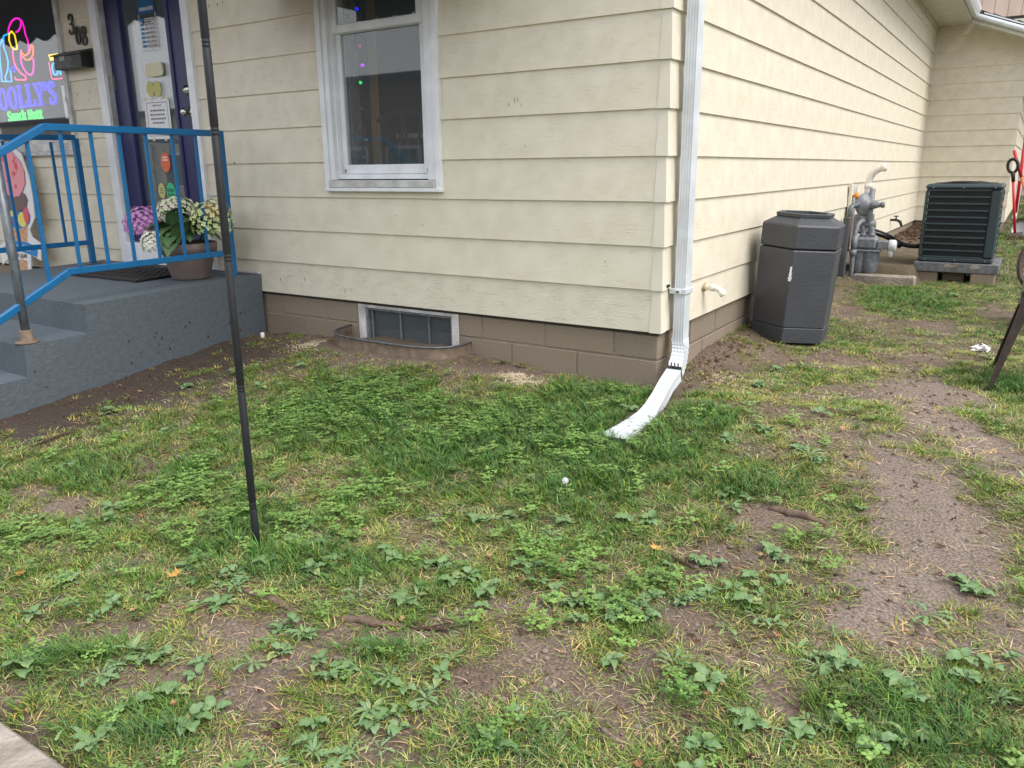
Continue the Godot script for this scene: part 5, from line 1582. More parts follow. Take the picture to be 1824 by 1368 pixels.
func make_chair():
	var c := Vector3(1.36, 0, -1.13)
	var t := thing("patio_chair", "brown metal patio chair with splayed legs on bare earth", "chair", Vector3(1.62, 0.0, -1.05))
	# tapered, splayed legs of folded sheet
	for e in [[-1, -1], [1, -1], [1, 1], [-1, 1]]:
		var st := ST()
		var top := Vector3(e[0] * 0.19, 0.455, e[1] * 0.17)
		var bot := Vector3(e[0] * 0.285, ground(1.62 + e[0] * 0.285, -1.05 + e[1] * 0.24) - 0.008, e[1] * 0.24)
		var ex := Vector3(e[0], 0, 0); var ez := Vector3(0, 0, e[1])
		var wt := 0.048; var wb := 0.020
		var A := [top, top - ex * wt, top - ez * wt]; var B := [bot, bot - ex * wb, bot - ez * wb]
		var th := Vector3(0.004, 0, 0.004)
		quad(st, B[0], A[0], A[1], B[1]); quad(st, B[0], B[2], A[2], A[0])
		quad(st, B[0] - ez * 0.004, A[0] - ez * 0.004, A[1] - ez * 0.004, B[1] - ez * 0.004)
		quad(st, B[0] - ex * 0.004, B[2] - ex * 0.004, A[2] - ex * 0.004, A[0] - ex * 0.004)
		quad(st, A[1], A[1] - ez * 0.004, B[1] - ez * 0.004, B[1]); quad(st, A[2], B[2], B[2] - ex * 0.004, A[2] - ex * 0.004)
		put("leg", st, M.brown_metal, t)
		boxm("foot", bot + Vector3(-0.018, -0.002, -0.018) - ex * 0.01 - ez * 0.01, bot + Vector3(0.018, 0.018, 0.018) - ex * 0.01 - ez * 0.01, 0.003, M.black, t)
	var st := ST()
	bx(st, Vector3(-0.205, 0.438, -0.185), Vector3(0.205, 0.476, 0.185), 0.014)
	put("seat", st, M.brown_metal, t)
	st = ST()
	for s in [-1.0, 1.0]:
		bx(st, Vector3(-0.16, 0.385, s * 0.178 - 0.006), Vector3(0.16, 0.405, s * 0.178 + 0.006), 0.003)
		bx(st, Vector3(s * 0.20 - 0.006, 0.385, -0.15), Vector3(s * 0.20 + 0.006, 0.405, 0.15), 0.003)
	put("brace", st, M.brown_metal, t)
	# bowed back rest tube
	st = ST(true)
	var P := []
	for k in 17:
		var a := PI * k / 16.0
		P.append(Vector3(0.18 + 0.06 * sin(a), 0.47 + 0.40 * pow(sin(a), 0.5), -0.17 * cos(a)))
	tube(st, P, 0.012, 10)
	put("back_frame", st, M.brown_metal, t)
	boxm("back_splat", Vector3(0.215, 0.47, -0.05), Vector3(0.223, 0.86, 0.05), 0.002, M.brown_metal, t)
	# a second seat farther back, only the curl of its arm in view
	var u := thing("garden_chair", "dark tube-armed garden chair standing behind the patio chair", "chair", Vector3(1.725, ground(1.725, -2.75, false), -2.75))
	for s in [-1.0, 1.0]:
		st = ST(true)
		var R := [Vector3(s * 0.22, 0.0, 0.24)]
		R += bend(Vector3(s * 0.22, 0.16, 0.24), Vector3(s * 0.24, 0.24, 0.24), Vector3(s * 0.30, 0.30, 0.22), 5)
		R += bend(Vector3(s * 0.325, 0.34, 0.21), Vector3(s * 0.36, 0.44, 0.18), Vector3(s * 0.315, 0.53, 0.14), 6)
		R += bend(Vector3(s * 0.30, 0.545, 0.12), Vector3(s * 0.27, 0.58, 0.0), Vector3(s * 0.25, 0.57, -0.22), 5)
		tube(st, R, 0.016, 10)
		put("arm", st, M.brown_metal, u)
		st = ST(true)
		tube(st, [Vector3(s * 0.22, 0.0, -0.26), Vector3(s * 0.22, 0.40, -0.20), Vector3(s * 0.20, 0.62, -0.28)], 0.013, 10)
		put("leg", st, M.brown_metal, u)
	boxm("seat", Vector3(-0.21, 0.37, -0.21), Vector3(0.23, 0.40, 0.23), 0.012, M.brown_metal, u)
	boxm("backrest", Vector3(-0.19, 0.45, -0.27), Vector3(0.19, 0.66, -0.25), 0.008, M.brown_metal, u)

func make_tools():
	var gy := ground(1.25, -8.9, false)
	var t := thing("red_shovel", "long red-handled shovel with black grip leaning at wall corner", "shovel", Vector3(1.24, gy, -8.8))
	t.rotation = Vector3(-0.04, 0, 0.02)
	var st := ST(true)
	tube(st, [Vector3(0, 0.02, 0), Vector3(0, 0.3, 0)], [0.022, 0.022], 10)
	put("ferrule", st, M.hinge, t)
	st = ST(true)
	tube(st, [Vector3(0, 0.30, 0), Vector3(0, 1.25, 0)], 0.019, 10)
	put("shaft", st, M.red, t)
	st = ST(true)
	tube(st, [Vector3(0, 1.25, 0), Vector3(0, 1.50, 0)], 0.023, 10)
	put("grip", st, M.black, t)
	boxm("label_band", Vector3(-0.022, 0.70, -0.022), Vector3(0.022, 0.76, 0.022), 0.004, M.paper, t)
	st = ST(true)
	lathe(st, [Vector2(0.0, 0.0), Vector2(0.08, 0.004), Vector2(0.12, 0.02), Vector2(0.13, 0.05)], 18, Transform3D(Basis(Vector3.RIGHT, 1.2).scaled(Vector3(1, 1, 1)), Vector3(0.09, 0.10, 0.02)))
	put("blade", st, M.hinge, t)
	var d := thing("short_spade", "red spade with black loop handle leaning at wall corner", "spade", Vector3(1.27, gy, -8.7))
	d.rotation = Vector3(-0.03, 0, 0.16)
	st = ST(true)
	tube(st, [Vector3(0, 0.05, 0), Vector3(0, 0.72, 0)], 0.017, 10)
	put("shaft", st, M.red, d)
	st = ST(true)
	var P := []
	for k in 17: P.append(Vector3(sin(TAU * k / 16.0) * 0.055, 0.90 - cos(TAU * k / 16.0) * 0.085, 0))
	tube(st, P, 0.018, 8)
	tube(st, [Vector3(0, 0.70, 0), Vector3(0, 0.83, 0)], [0.021, 0.026], 8)
	put("handle", st, M.black, d)
	boxm("blade", Vector3(-0.09, -0.02, -0.004), Vector3(0.09, 0.06, 0.004), 0.003, M.hinge, d)
	var w := thing("wooden_rake", "rake with red collar and orange wooden handle at wall corner", "rake", Vector3(1.52, gy, -8.75))
	w.rotation = Vector3(0.0, 0, 0.36)
	st = ST(true)
	tube(st, [Vector3(0, 0.08, 0), Vector3(0, 0.88, 0)], 0.018, 10)
	put("shaft", st, M.wood_handle, w)
	st = ST(true)
	tube(st, [Vector3(0, 0.80, 0), Vector3(0, 1.15, 0)], 0.020, 10)
	put("red_end", st, M.red, w)
	st = ST(true)
	tube(st, [Vector3(-0.16, 0.05, 0), Vector3(0.16, 0.05, 0)], 0.01, 8)
	for k in 9: tube(st, [Vector3(-0.15 + k * 0.0375, 0.05, 0), Vector3(-0.15 + k * 0.0375, -0.01, 0.03)], 0.004, 5)
	put("head", st, M.hinge, w)
	var g := thing("wing_downspout", "pale downspout at the far corner of the rear wing", "downspout", Vector3(1.20, 0, -10.9))
	st = ST()
	duct(st, [Vector3(0, 0.25, 0), Vector3(0, 2.4, 0)], [0.04, 0.04], [0.03, 0.03], Vector3(0, 0, 1))
	put("pipe", st, M.gutter, g)

func make_window_interior():
	var t := thing("string_lights", "string of coloured bulbs hanging inside the white window", "string lights", Vector3(-2.10, 0, -0.30))
	var st := ST(true)
	var P := []
	for k in 40:
		var y := 2.35 - k * 0.033
		P.append(Vector3(0.02 * sin(k * 0.55) + 0.01 * sin(k * 1.7), y, 0.012 * cos(k * 0.8)))
	tube(st, P, 0.004, 6)
	put("wire", st, M.black, t)
	for e in [[1.956, M.bulb_blue], [1.753, M.bulb_red], [1.645, M.bulb_purple], [1.55, M.bulb_green], [1.40, M.clear_dome], [1.22, M.clear_dome], [1.12, M.clear_dome]]:
		st = ST(true)
		lathe(st, [Vector2(0.0, -0.014), Vector2(0.007, -0.009), Vector2(0.0105, 0.0), Vector2(0.006, 0.010), Vector2(0.0, 0.015)], 8, Transform3D(Basis(Vector3.BACK, 1.3), Vector3(0.012 + 0.02 * sin(e[0] * 16.0), e[0], 0.012)))
		put("bulb", st, e[1], t)
	var c := thing("metal_garden_chair", "dark green metal chair with arched back inside the window", "chair", Vector3(-1.98, 0.40, -0.56))
	st = ST(true)
	P = []
	for k in 21:
		var a := PI * k / 20.0
		P.append(Vector3(-0.31 * cos(a), 0.42 + 0.57 * pow(sin(a), 0.3), 0.05 - 0.02 * sin(a)))
	tube(st, P, 0.016, 8)
	put("back_hoop", st, M.dark_green, c)
	st = ST(true)
	for k in 3:
		var x := -0.15 + k * 0.15
		tube(st, [Vector3(x, 0.42, 0.04), Vector3(x + 0.05, 0.70, 0.03), Vector3(x, 0.965, 0.03)], 0.010, 6)
		tube(st, [Vector3(x, 0.42, 0.04), Vector3(x - 0.05, 0.70, 0.03), Vector3(x, 0.965, 0.03)], 0.010, 6)
	put("back_scroll", st, M.dark_green, c)
	boxm("seat", Vector3(-0.29, 0.39, -0.40), Vector3(0.29, 0.425, 0.06), 0.01, M.dark_green, c)
	for e in [[-1, 0.04], [1, 0.04], [-1, -0.37], [1, -0.37]]:
		st = ST(true)
		tube(st, [Vector3(e[0] * 0.26, 0.39, e[1]), Vector3(e[0] * 0.29, 0.0, e[1])], 0.014, 8)
		put("leg", st, M.dark_green, c)
	var k := thing("counter", "white-edged counter inside the window behind the green chair", "counter", Vector3(-2.1, 0.40, -0.82))
	boxm("top", Vector3(-0.20, 0.845, -0.3), Vector3(0.85, 0.878, 0.0), 0.004, M.paper, k)
	boxm("base", Vector3(-0.15, 0.0, -0.29), Vector3(0.8, 0.844, -0.20), 0.0, M.floor_wood, k)
	var q := thing("coloured_poster", "red, blue and yellow poster hanging inside the window", "poster", Vector3(-2.25, 1.55, -0.47))
	q.rotation.y = 0.6
	boxm("panel", Vector3(-0.06, -0.50, 0), Vector3(0.0, 0.8, 0.006), 0.0, M.red_card, q)
	boxm("panel", Vector3(0.0005, -0.2, 0), Vector3(0.045, 0.8, 0.006), 0.0, M.blue_card, q)
	boxm("panel", Vector3(0.0455, -0.55, 0), Vector3(0.10, 0.8, 0.006), 0.0, M.yellow_card, q)

func make_awnings():
	for e in [["porch_awning", "dark blue cloth awning with scalloped edge over the porch", -8.2, -2.95, 2.80, 2.47, 1.2, 0.36], ["window_awning", "small dark cloth awning with scalloped edge over the window", -2.45, -0.98, 2.56, 2.05, 0.6, 0.16]]:
		var t := thing(e[0], e[1], "awning")
		var st := ST()
		var n := 40 if e[7] > 0.2 else 18
		quad(st, Vector3(e[2], e[4], 0.02), Vector3(e[3], e[4], 0.02), Vector3(e[3], e[5], e[6]), Vector3(e[2], e[5], e[6]))
		tri(st, Vector3(e[2], e[4], 0.02), Vector3(e[2], e[5], e[6]), Vector3(e[2], e[5], 0.02))
		tri(st, Vector3(e[3], e[4], 0.02), Vector3(e[3], e[5], 0.02), Vector3(e[3], e[5], e[6]))
		put("canopy", st, M.awning_cloth, t)
		st = ST()
		var sc: float = e[7] * 0.95
		var cnt := int((e[3] - e[2]) / 0.03)
		for k in cnt:
			var x0 := lerpf(e[2], e[3], float(k) / cnt); var x1 := lerpf(e[2], e[3], float(k + 1) / cnt)
			var d0 := 0.06 + 0.05 * absf(sin(x0 / sc * PI)); var d1 := 0.06 + 0.05 * absf(sin(x1 / sc * PI))
			quad(st, Vector3(x0, e[5] - d0, e[6]), Vector3(x0, e[5], e[6]), Vector3(x1, e[5], e[6]), Vector3(x1, e[5] - d1, e[6]))
		put("valance", st, M.awning_cloth, t)
		for x in [e[2] + 0.03, e[3] - 0.03]:
			st = ST(true)
			tube(st, [Vector3(x, e[5] - 0.01, 0.02), Vector3(x, e[5] - 0.01, e[6] - 0.02)], 0.012, 8)
			put("arm", st, M.galvanised, t)

func make_surroundings():
	# neighbour with upright boards behind the rear wing
	var n := thing("neighbour_building", "pinkish building with upright boards behind the rear wing", "building", Vector3(0, 0, -19.0))
	boxm("wall", Vector3(-3.0, 0.3, -4.0), Vector3(9.0, 6.5, -0.02), 0.0, M.pink_board, n)
	for k in 34:
		boxm("board", Vector3(-1.0 + k * 0.27, 0.3, -0.0195), Vector3(-0.74 + k * 0.27, 6.5, 0.004), 0.006, M.pink_board, n)
	boxm("roof", Vector3(-3.4, 6.51, -4.4), Vector3(9.4, 6.75, 0.4), 0.02, M.shingle, n)
	# low buildings across the street, seen mirrored in the panes
	var B := [[-46.0, -27.0, 4.0, M.far_cream, "low cream shop building across the street"], [-26.5, -14.0, 4.6, M.brick_far, "low red brick shop building across the street"], [-13.0, -4.0, 3.7, M.far_cream, "small cream garage building across the street"], [2.0, 18.0, 4.2, M.brick_far, "long brick workshop across the street"]]
	for e in B:
		var b := thing("shop_building", e[4], "building", Vector3(e[0], -0.5, 19.0))
		var w: float = e[1] - e[0]
		boxm("wall", Vector3(0, 0, 0), Vector3(w, e[2], 8.0), 0.0, e[3], b)
		boxm("cornice", Vector3(-0.1, e[2] + 0.001, -0.15), Vector3(w + 0.1, e[2] + 0.25, 8.1), 0.02, M.shingle, b)
		var c := int(w / 2.4)
		for k in c:
			var x := (k + 0.5) * w / c
			if k % 3 == 1: boxm("door", Vector3(x - 0.5, 0.02, -0.04), Vector3(x + 0.5, 2.2, -0.002), 0.01, M.floor_wood, b)
			else:
				var wn := boxm("window", Vector3(x - 0.8, 0.9, -0.06), Vector3(x + 0.8, 2.4, -0.002), 0.01, M.old_white, b)
				boxm("pane", Vector3(x - 0.7, 1.0, -0.075), Vector3(x + 0.7, 2.3, -0.0602), 0.0, M.black_gloss, wn)
	# wooded hill behind them
	var st := ST(true)
	for i in 44:
		for j in 5:
			var q := []
			for e in [[i, j], [i + 1, j], [i + 1, j + 1], [i, j + 1]]:
				var x: float = -220.0 + e[0] * 10.0
				var f: float = e[1] / 5.0
				var hh := 13.0 + nz.get_noise_2d(x * 0.8, 3.0) * 6.0 + nf.get_noise_2d(x * 9.0, 8.0) * 1.2
				q.append(Vector3(x, -1.0 + hh * sin(f * PI / 2), 100.0 + f * 40.0 + nz.get_noise_2d(x * 2.0, f * 50) * 5))
			quad(st, q[0], q[3], q[2], q[1])
	tag(put("hill", st, M.hill), "dark green wooded hill across the street", "hill", "", "structure")

# ------------------------------------------------------------------ plants
func tuft(n: int, R: float, h0: float, h1: float, lean: float, w: float, cs: Array, sd: int) -> ArrayMesh:
	var g := RandomNumberGenerator.new()
	g.seed = sd
	var V := PackedVector3Array(); var N := PackedVector3Array(); var K := PackedColorArray(); var I := PackedInt32Array()
	for b in n:
		var a := g.randf() * TAU
		var r := R * sqrt(g.randf())
		var base := Vector3(cos(a) * r, -0.006, sin(a) * r)
		var d := Vector3(cos(a + g.randf_range(-1.2, 1.2)), 0, sin(a + g.randf_range(-1.2, 1.2))).normalized()
		var h := g.randf_range(h0, h1)
		var l := lean * g.randf_range(0.3, 1.3) * h
		var s := Vector3(-d.z, 0, d.x).rotated(Vector3.UP, g.randf_range(-0.8, 0.8))
		var ww := w * g.randf_range(0.7, 1.3)
		var c: Color = cs[g.randi() % cs.size()]
		var v := g.randf_range(0.8, 1.2)
		c = Color(c.r * v, c.g * v, c.b * v)
		var i0 := V.size()
		var prevp := base
		for k in 4:
			var t := k / 3.0
			var p := base + Vector3(0, h * (t - 0.28 * t * t * lean), 0) + d * l * t * t
			var hw := ww * (1.0 - t * 0.55) * 0.5
			var dirv := (p - prevp).normalized() if k > 0 else Vector3.UP
			var nn := (s.cross(dirv)).normalized()
			if nn.y < 0: nn = -nn
			nn = (nn + Vector3.UP * 0.6).normalized()
			prevp = p
			var cc := c
			if k < 3:
				V.append(p - s * hw); V.append(p + s * hw)
				N.append(nn); N.append(nn); K.append(cc); K.append(cc)
			else:
				V.append(p); N.append(nn); K.append(cc)
		I.append_array(PackedInt32Array([i0, i0 + 2, i0 + 3, i0, i0 + 3, i0 + 1, i0 + 2, i0 + 4, i0 + 5, i0 + 2, i0 + 5, i0 + 3, i0 + 4, i0 + 6, i0 + 5]))
	var arr := []
	arr.resize(Mesh.ARRAY_MAX)
	arr[Mesh.ARRAY_VERTEX] = V; arr[Mesh.ARRAY_COLOR] = K; arr[Mesh.ARRAY_INDEX] = I
	var am := ArrayMesh.new()
	am.add_surface_from_arrays(Mesh.PRIMITIVE_TRIANGLES, arr)
	return am

# little stems with three small leaflets each, or feathery leaflets
func cover_mesh(n: int, R: float, h0: float, h1: float, leaf: float, c1: Color, c2: Color, sd: int) -> ArrayMesh:
	var g := RandomNumberGenerator.new()
	g.seed = sd
	var st := SurfaceTool.new()
	st.begin(Mesh.PRIMITIVE_TRIANGLES)
	for b in n:
		var a := g.randf() * TAU
		var r := R * sqrt(g.randf())
		var top := Vector3(cos(a) * r, g.randf_range(h0, h1), sin(a) * r)
		var c := c1.lerp(c2, g.randf())
		for q in 3:
			var e := Vector3(cos(a + q * TAU / 3), g.randf_range(-0.15, 0.35), sin(a + q * TAU / 3)).normalized()
			var f := e.cross(Vector3.UP).normalized()
			var s := leaf * g.randf_range(0.75, 1.25)
			var nrm := f.cross(e).normalized()
			if nrm.y < 0: nrm = -nrm
			for pt in [top, top + e * s * 0.55 + f * s * 0.42, top + e * s, top, top + e * s, top + e * s * 0.55 - f * s * 0.42]:
				st.set_color(c); st.add_vertex(pt)
		var sd2 := Vector3(0.0012, 0, 0.0012)
		for pt in [Vector3(top.x * 0.7, -0.005, top.z * 0.7) - sd2, top, Vector3(top.x * 0.7, -0.005, top.z * 0.7) + sd2]:
			st.set_color(c); st.add_vertex(pt)
	return st.commit()

func scatter(called, label, mesh: Mesh, m, L: Array):
	var mm := MultiMesh.new()
	mm.transform_format = MultiMesh.TRANSFORM_3D
	mm.use_colors = true
	mm.mesh = mesh
	mm.instance_count = L.size()
	for k in L.size():
		mm.set_instance_transform(k, L[k][0])
		mm.set_instance_color(k, L[k][1])
	var o := MultiMeshInstance3D.new()
	o.multimesh = mm
	o.material_override = m
	o.name = numbered(called)
	add_child(o)
	tag(o, label, "grass" if "grass" in called else "plants", "", "stuff")

func blocked(x: float, z: float) -> bool:
	if x < -2.785 and z < 1.9: return true
	if x < -0.015 and z < 0.01: return true
	if z > 2.76: return true
	if z < 0.30 and absf(x + 1.582) < 0.47: return true
	if Vector2(x - BINX, z - BINZ).length() < 0.25: return true
	if x > 0.54 and x < 1.24 and z < -4.7 and z > -5.4: return true
	if z < ZB + 0.05 and x < 1.15 and x > -0.5: return true
	if z < -4.28 and x < 0.64: return true
	if x > 0.03 and x < 0.17 and z > -0.2 and z < 0.66: return true
	return false

func make_grass():
	var gA := [Color(0.115, 0.235, 0.045), Color(0.165, 0.30, 0.055), Color(0.065, 0.15, 0.034), Color(0.24, 0.35, 0.07), Color(0.095, 0.21, 0.055)]
	var gB := [Color(0.22, 0.31, 0.06), Color(0.14, 0.25, 0.05), Color(0.30, 0.35, 0.08), Color(0.40, 0.37, 0.13), Color(0.10, 0.20, 0.045), Color(0.18, 0.29, 0.055), Color(0.48, 0.42, 0.20)]
	var gC := [Color(0.55, 0.45, 0.26), Color(0.42, 0.34, 0.18), Color(0.38, 0.36, 0.14), Color(0.62, 0.52, 0.34), Color(0.24, 0.27, 0.08)]
	var meshes := [
		[tuft(15, 0.020, 0.026, 0.066, 0.7, 0.0036, gA, 1), tuft(13, 0.024, 0.022, 0.056, 1.0, 0.0042, gA, 2)],
		[tuft(15, 0.024, 0.012, 0.038, 1.1, 0.0030, gB, 3), tuft(13, 0.027, 0.010, 0.032, 1.5, 0.0034, gB, 4)],
		[tuft(12, 0.032, 0.006, 0.020, 2.2, 0.0026, gC, 5), tuft(11, 0.028, 0.008, 0.024, 1.8, 0.0028, gC, 6)]]
	var lists := [[[], []], [[], []], [[], []]]
	var clov := [[], []]
	var zones := [[-3.1, 2.3, -1.6, 2.78, 0.0158], [-0.1, 3.2, -5.0, -1.6, 0.028], [0.3, 6.0, -12.0, -5.0, 0.06], [2.3, 5.5, -1.6, 2.78, 0.05], [1.2, 9.0, -26.0, -12.0, 0.16]]
	for q in zones:
		var step: float = q[4]
		var z: float = q[2]
		while z < q[3]:
			var x: float = q[0]
			while x < q[1]:
				var px := x + rng.randf() * step
				var pz := z + rng.randf() * step
				x += step
				if blocked(px, pz): continue
				var near := pz > -5.0
				var d := hits(DIRT, px, pz) if near else 0.2
				var l := hits(LUSH, px, pz) if near else 0.5
				var y := hits(DRY, px, pz) if near else 0.1
				if px > 0.0 and px < 0.35 and pz < -0.25: d = maxf(d, 0.85 - px)
				if px > 0.6: d = maxf(d, hits(PATH, px, pz) * 1.25)
				if pz > 0 and pz < 0.14: d = maxf(d, 0.5)
				if px < -2.35 and pz > 0.0: d = maxf(d, 0.9 * clampf((-2.35 - px) / 0.3, 0, 1))
				var n1 := nz.get_noise_2d(px * 110, pz * 110)
				var n2 := nf.get_noise_2d(px * 520, pz * 520)
				var dens := 0.87 + l * 0.40 - d * 1.22 + n1 * 0.6 + n2 * 0.6
				var sparse := rng.randf() > clampf(dens, 0.0, 1.0)
				if sparse and (rng.randf() > 0.13 or px < -2.25): continue
				var fresh := 0.46 + l * 0.55 - y * 0.6 - d * 0.55 + n1 * 0.6 + n2 * 0.3 + rng.randf_range(-0.42, 0.42)
				var kind := 0 if fresh > 0.66 else (1 if fresh > 0.02 else 2)
				if sparse: kind = 2
				if kind == 0 and rng.randf() < 0.25: kind = 1
				if kind == 1 and rng.randf() < 0.12 + 0.3 * y: kind = 2
				var s := rng.randf_range(0.65, 1.25) * (1.0 if near else 1.6)
				if kind == 0: s *= 0.75 + 0.35 * l
				if step > 0.1: s *= 1.6
				var hay := hits([DRY[0]], px, pz)
				if hay > 0.3 and kind > 0: s *= 1.0 + 0.7 * hay
				var b := Basis(Vector3.UP, rng.randf() * TAU).scaled(Vector3(s, s * rng.randf_range(0.8, 1.2), s))
				var v := rng.randf_range(0.65, 1.3)
				lists[kind][rng.randi() % 2].append([Transform3D(b, Vector3(px, ground(px, pz), pz)), Color(v * clampf(1.0 + n2 * 0.5 + rng.randf_range(-0.1, 0.12), 0.75, 1.4), v, v * clampf(1.0 - n1 * 0.6, 0.7, 1.5))])
			z += step
	scatter("lawn_grass", "tall fresh green grass in lush patches", meshes[0][0], M.grass, lists[0][0])
	scatter("lawn_grass", "leaning green grass blades in lush patches", meshes[0][1], M.grass, lists[0][1])
	scatter("short_grass", "short yellow-green worn grass over the lawn", meshes[1][0], M.grass, lists[1][0])
	scatter("short_grass", "sprawling short worn grass over the lawn", meshes[1][1], M.grass, lists[1][1])
	scatter("dry_grass", "flat straw-coloured dead grass on bare earth", meshes[2][0], M.grass, lists[2][0])
	scatter("dry_grass", "curled pale dead grass on bare earth", meshes[2][1], M.grass, lists[2][1])
	print("grass ", lists[0][0].size() + lists[0][1].size(), " ", lists[1][0].size() + lists[1][1].size(), " ", lists[2][0].size() + lists[2][1].size())
	# creeping clover and feathery ground cover
	var z := -0.3
	while z < 2.76:
		var x := -3.0
		while x < 2.2:
			var px := x + rng.randf() * 0.028
			var pz := z + rng.randf() * 0.028
			x += 0.028
			if blocked(px, pz): continue
			var c := hits(CLOVER, px, pz)
			var n := nz.get_noise_2d(px * 140 + 300, pz * 140)
			if rng.randf() > clampf(c * 0.8 - 0.18 + n * 0.8 + hits(LUSH, px, pz) * 0.10 - hits(DIRT, px, pz) * 0.6, 0.0, 0.75): continue
			var s := rng.randf_range(0.7, 1.2)
			var v := rng.randf_range(0.65, 1.35)
			clov[0 if n + rng.randf() * 0.4 > 0.1 else 1].append([Transform3D(Basis(Vector3.UP, rng.randf() * TAU).scaled(Vector3(s, s, s)), Vector3(px, ground(px, pz), pz)), Color(v, v, v)])
		z += 0.028
	scatter("clover", "low creeping clover with small round leaflets", cover_mesh(7, 0.030, 0.014, 0.045, 0.0145, Color(0.13, 0.25, 0.055), Color(0.24, 0.36, 0.095), 61), M.weed, clov[0])
	scatter("feathery_weed", "fine feathery dark green creeping weed", cover_mesh(14, 0.03, 0.015, 0.055, 0.009, Color(0.09, 0.215, 0.05), Color(0.17, 0.30, 0.075), 62), M.weed, clov[1])

func make_weeds():
	var c := [Color(0.14, 0.26, 0.085), Color(0.18, 0.29, 0.125), Color(0.115, 0.22, 0.055), Color(0.23, 0.33, 0.095), Color(0.095, 0.20, 0.07), Color(0.34, 0.34, 0.11)]
	var vn := Color(0.17, 0.26, 0.13)
	var pl := []; var dn := []; var lg := []
	for k in 6:
		pl.append(leaf_mesh(0.040 + 0.003 * (k % 3), 0.0135 + 0.0012 * (k % 4), 0.30, 0.18 + 0.05 * (k % 2), c[k], vn, 0, 0.0025, k * 7))
		dn.append(leaf_mesh(0.060, 0.0095, 0.27, 0.22, c[k], vn, 5, 0.001, k * 5 + 2))
		lg.append(leaf_mesh(0.066, 0.0078, 0.22, 0.30, c[k], vn, 0, 0.001, k * 3 + 1))
	var protos := []
	var kinds := [["plantain_weed", "flat rosette of broad ribbed green leaves", pl, "broad-leaved rosettes in the lawn"], ["dandelion_weed", "rosette of notched narrow green leaves", dn, "notched-leaved rosettes in the lawn"], ["buckhorn_weed", "rosette of long narrow green leaves", lg, "narrow-leaved rosettes in the lawn"]]
	for k in 18:
		var e: Array = kinds[k % 3]
		var p := Node3D.new()
		var cnt := rng.randi_range(6, 11) + (2 if k % 3 == 2 else 0)
		var gap := rng.randf() * TAU
		for j in cnt:
			if absf(angle_difference(TAU * j / cnt, gap)) < rng.randf() * 0.9: continue
			var l := MeshInstance3D.new()
			l.mesh = e[2][[0, 1, 2, 3, 4, 0, 1, 2, 5][rng.randi() % 9]]
			l.material_override = M.weed
			l.name = "leaf"
			p.add_child(l, true)
			var a := TAU * j / cnt + rng.randf_range(-0.55, 0.55)
			l.rotation = Vector3(-rng.randf_range(-0.15, 0.25) if k % 3 != 2 else -rng.randf_range(-0.1, 0.3), a, rng.randf_range(-0.2, 0.2))
			l.position = Vector3(sin(a), 0, cos(a)) * 0.006 + Vector3(0, 0.004 + 0.0015 * j, 0)
			var s := rng.randf_range(0.5, 1.2)
			l.scale = Vector3(s * rng.randf_range(0.85, 1.2), s, s)
		protos.append(p)
	var spots := []
	for w in WEEDS:
		spots.append([w[0], w[1], rng.randf_range(0.75, 1.2)])
		for q in (rng.randi_range(0, 3) if w[1] > 0.3 else rng.randi_range(0, 1)):
			spots.append([w[0] + rng.randfn(0, 0.045), w[1] + rng.randfn(0, 0.045), rng.randf_range(0.45, 0.95)])
	var tries := 0
	while spots.size() < 298 and tries < 4000:
		tries += 1
		var x := rng.randf_range(-2.2, 2.0); var z := rng.randf_range(0.4, 2.72)
		if nz.get_noise_2d(x * 90 + 700, z * 90) < 0.12: continue
		if hits(DIRT, x, z) > 0.35: continue
		spots.append([x, z, rng.randf_range(0.4, 0.8)])
	if spots.size() > 298: spots.resize(298)
	for s in spots:
		if blocked(s[0], s[1]): continue
		var k := rng.randi() % 18
		if rng.randf() < 0.55: k = 3 * (rng.randi() % 6)
		var e: Array = kinds[k % 3]
		var o: Node3D = protos[k].duplicate()
		o.name = numbered(e[0])
		add_child(o)
		var where := "amid the lawn grass"
		if s[1] > 2.4: where = "near the pavement edge"
		elif Vector2(s[0] + 0.635, s[1] - 1.906).length() < 0.32: where = "beside the black pole"
		elif Vector2(s[0] - 0.1, s[1] - 0.45).length() < 0.42: where = "beside the downspout end"
		elif s[1] < -0.3: where = "in the side yard"
		elif s[0] < -1.9: where = "on dark soil beside the steps"
		elif s[1] < 0.45: where = "by the foundation"
		elif s[0] > 0.95 and s[1] < 1.45: where = "along the trodden path"
		elif hits(DIRT, s[0], s[1]) > 0.4: where = "on bare lawn earth"
		tag(o, e[1] + " " + where, "weed", e[3])
		o.position = Vector3(s[0], ground(s[0], s[1]) + 0.004, s[1])
		o.rotation = Vector3(rng.randf_range(-0.12, 0.12), rng.randf() * TAU, rng.randf_range(-0.12, 0.12))
		var sc: float = s[2] * [0.92, 0.85, 0.66][k % 3]
		o.scale = Vector3(sc, sc, sc)
	for p in protos: p.free()

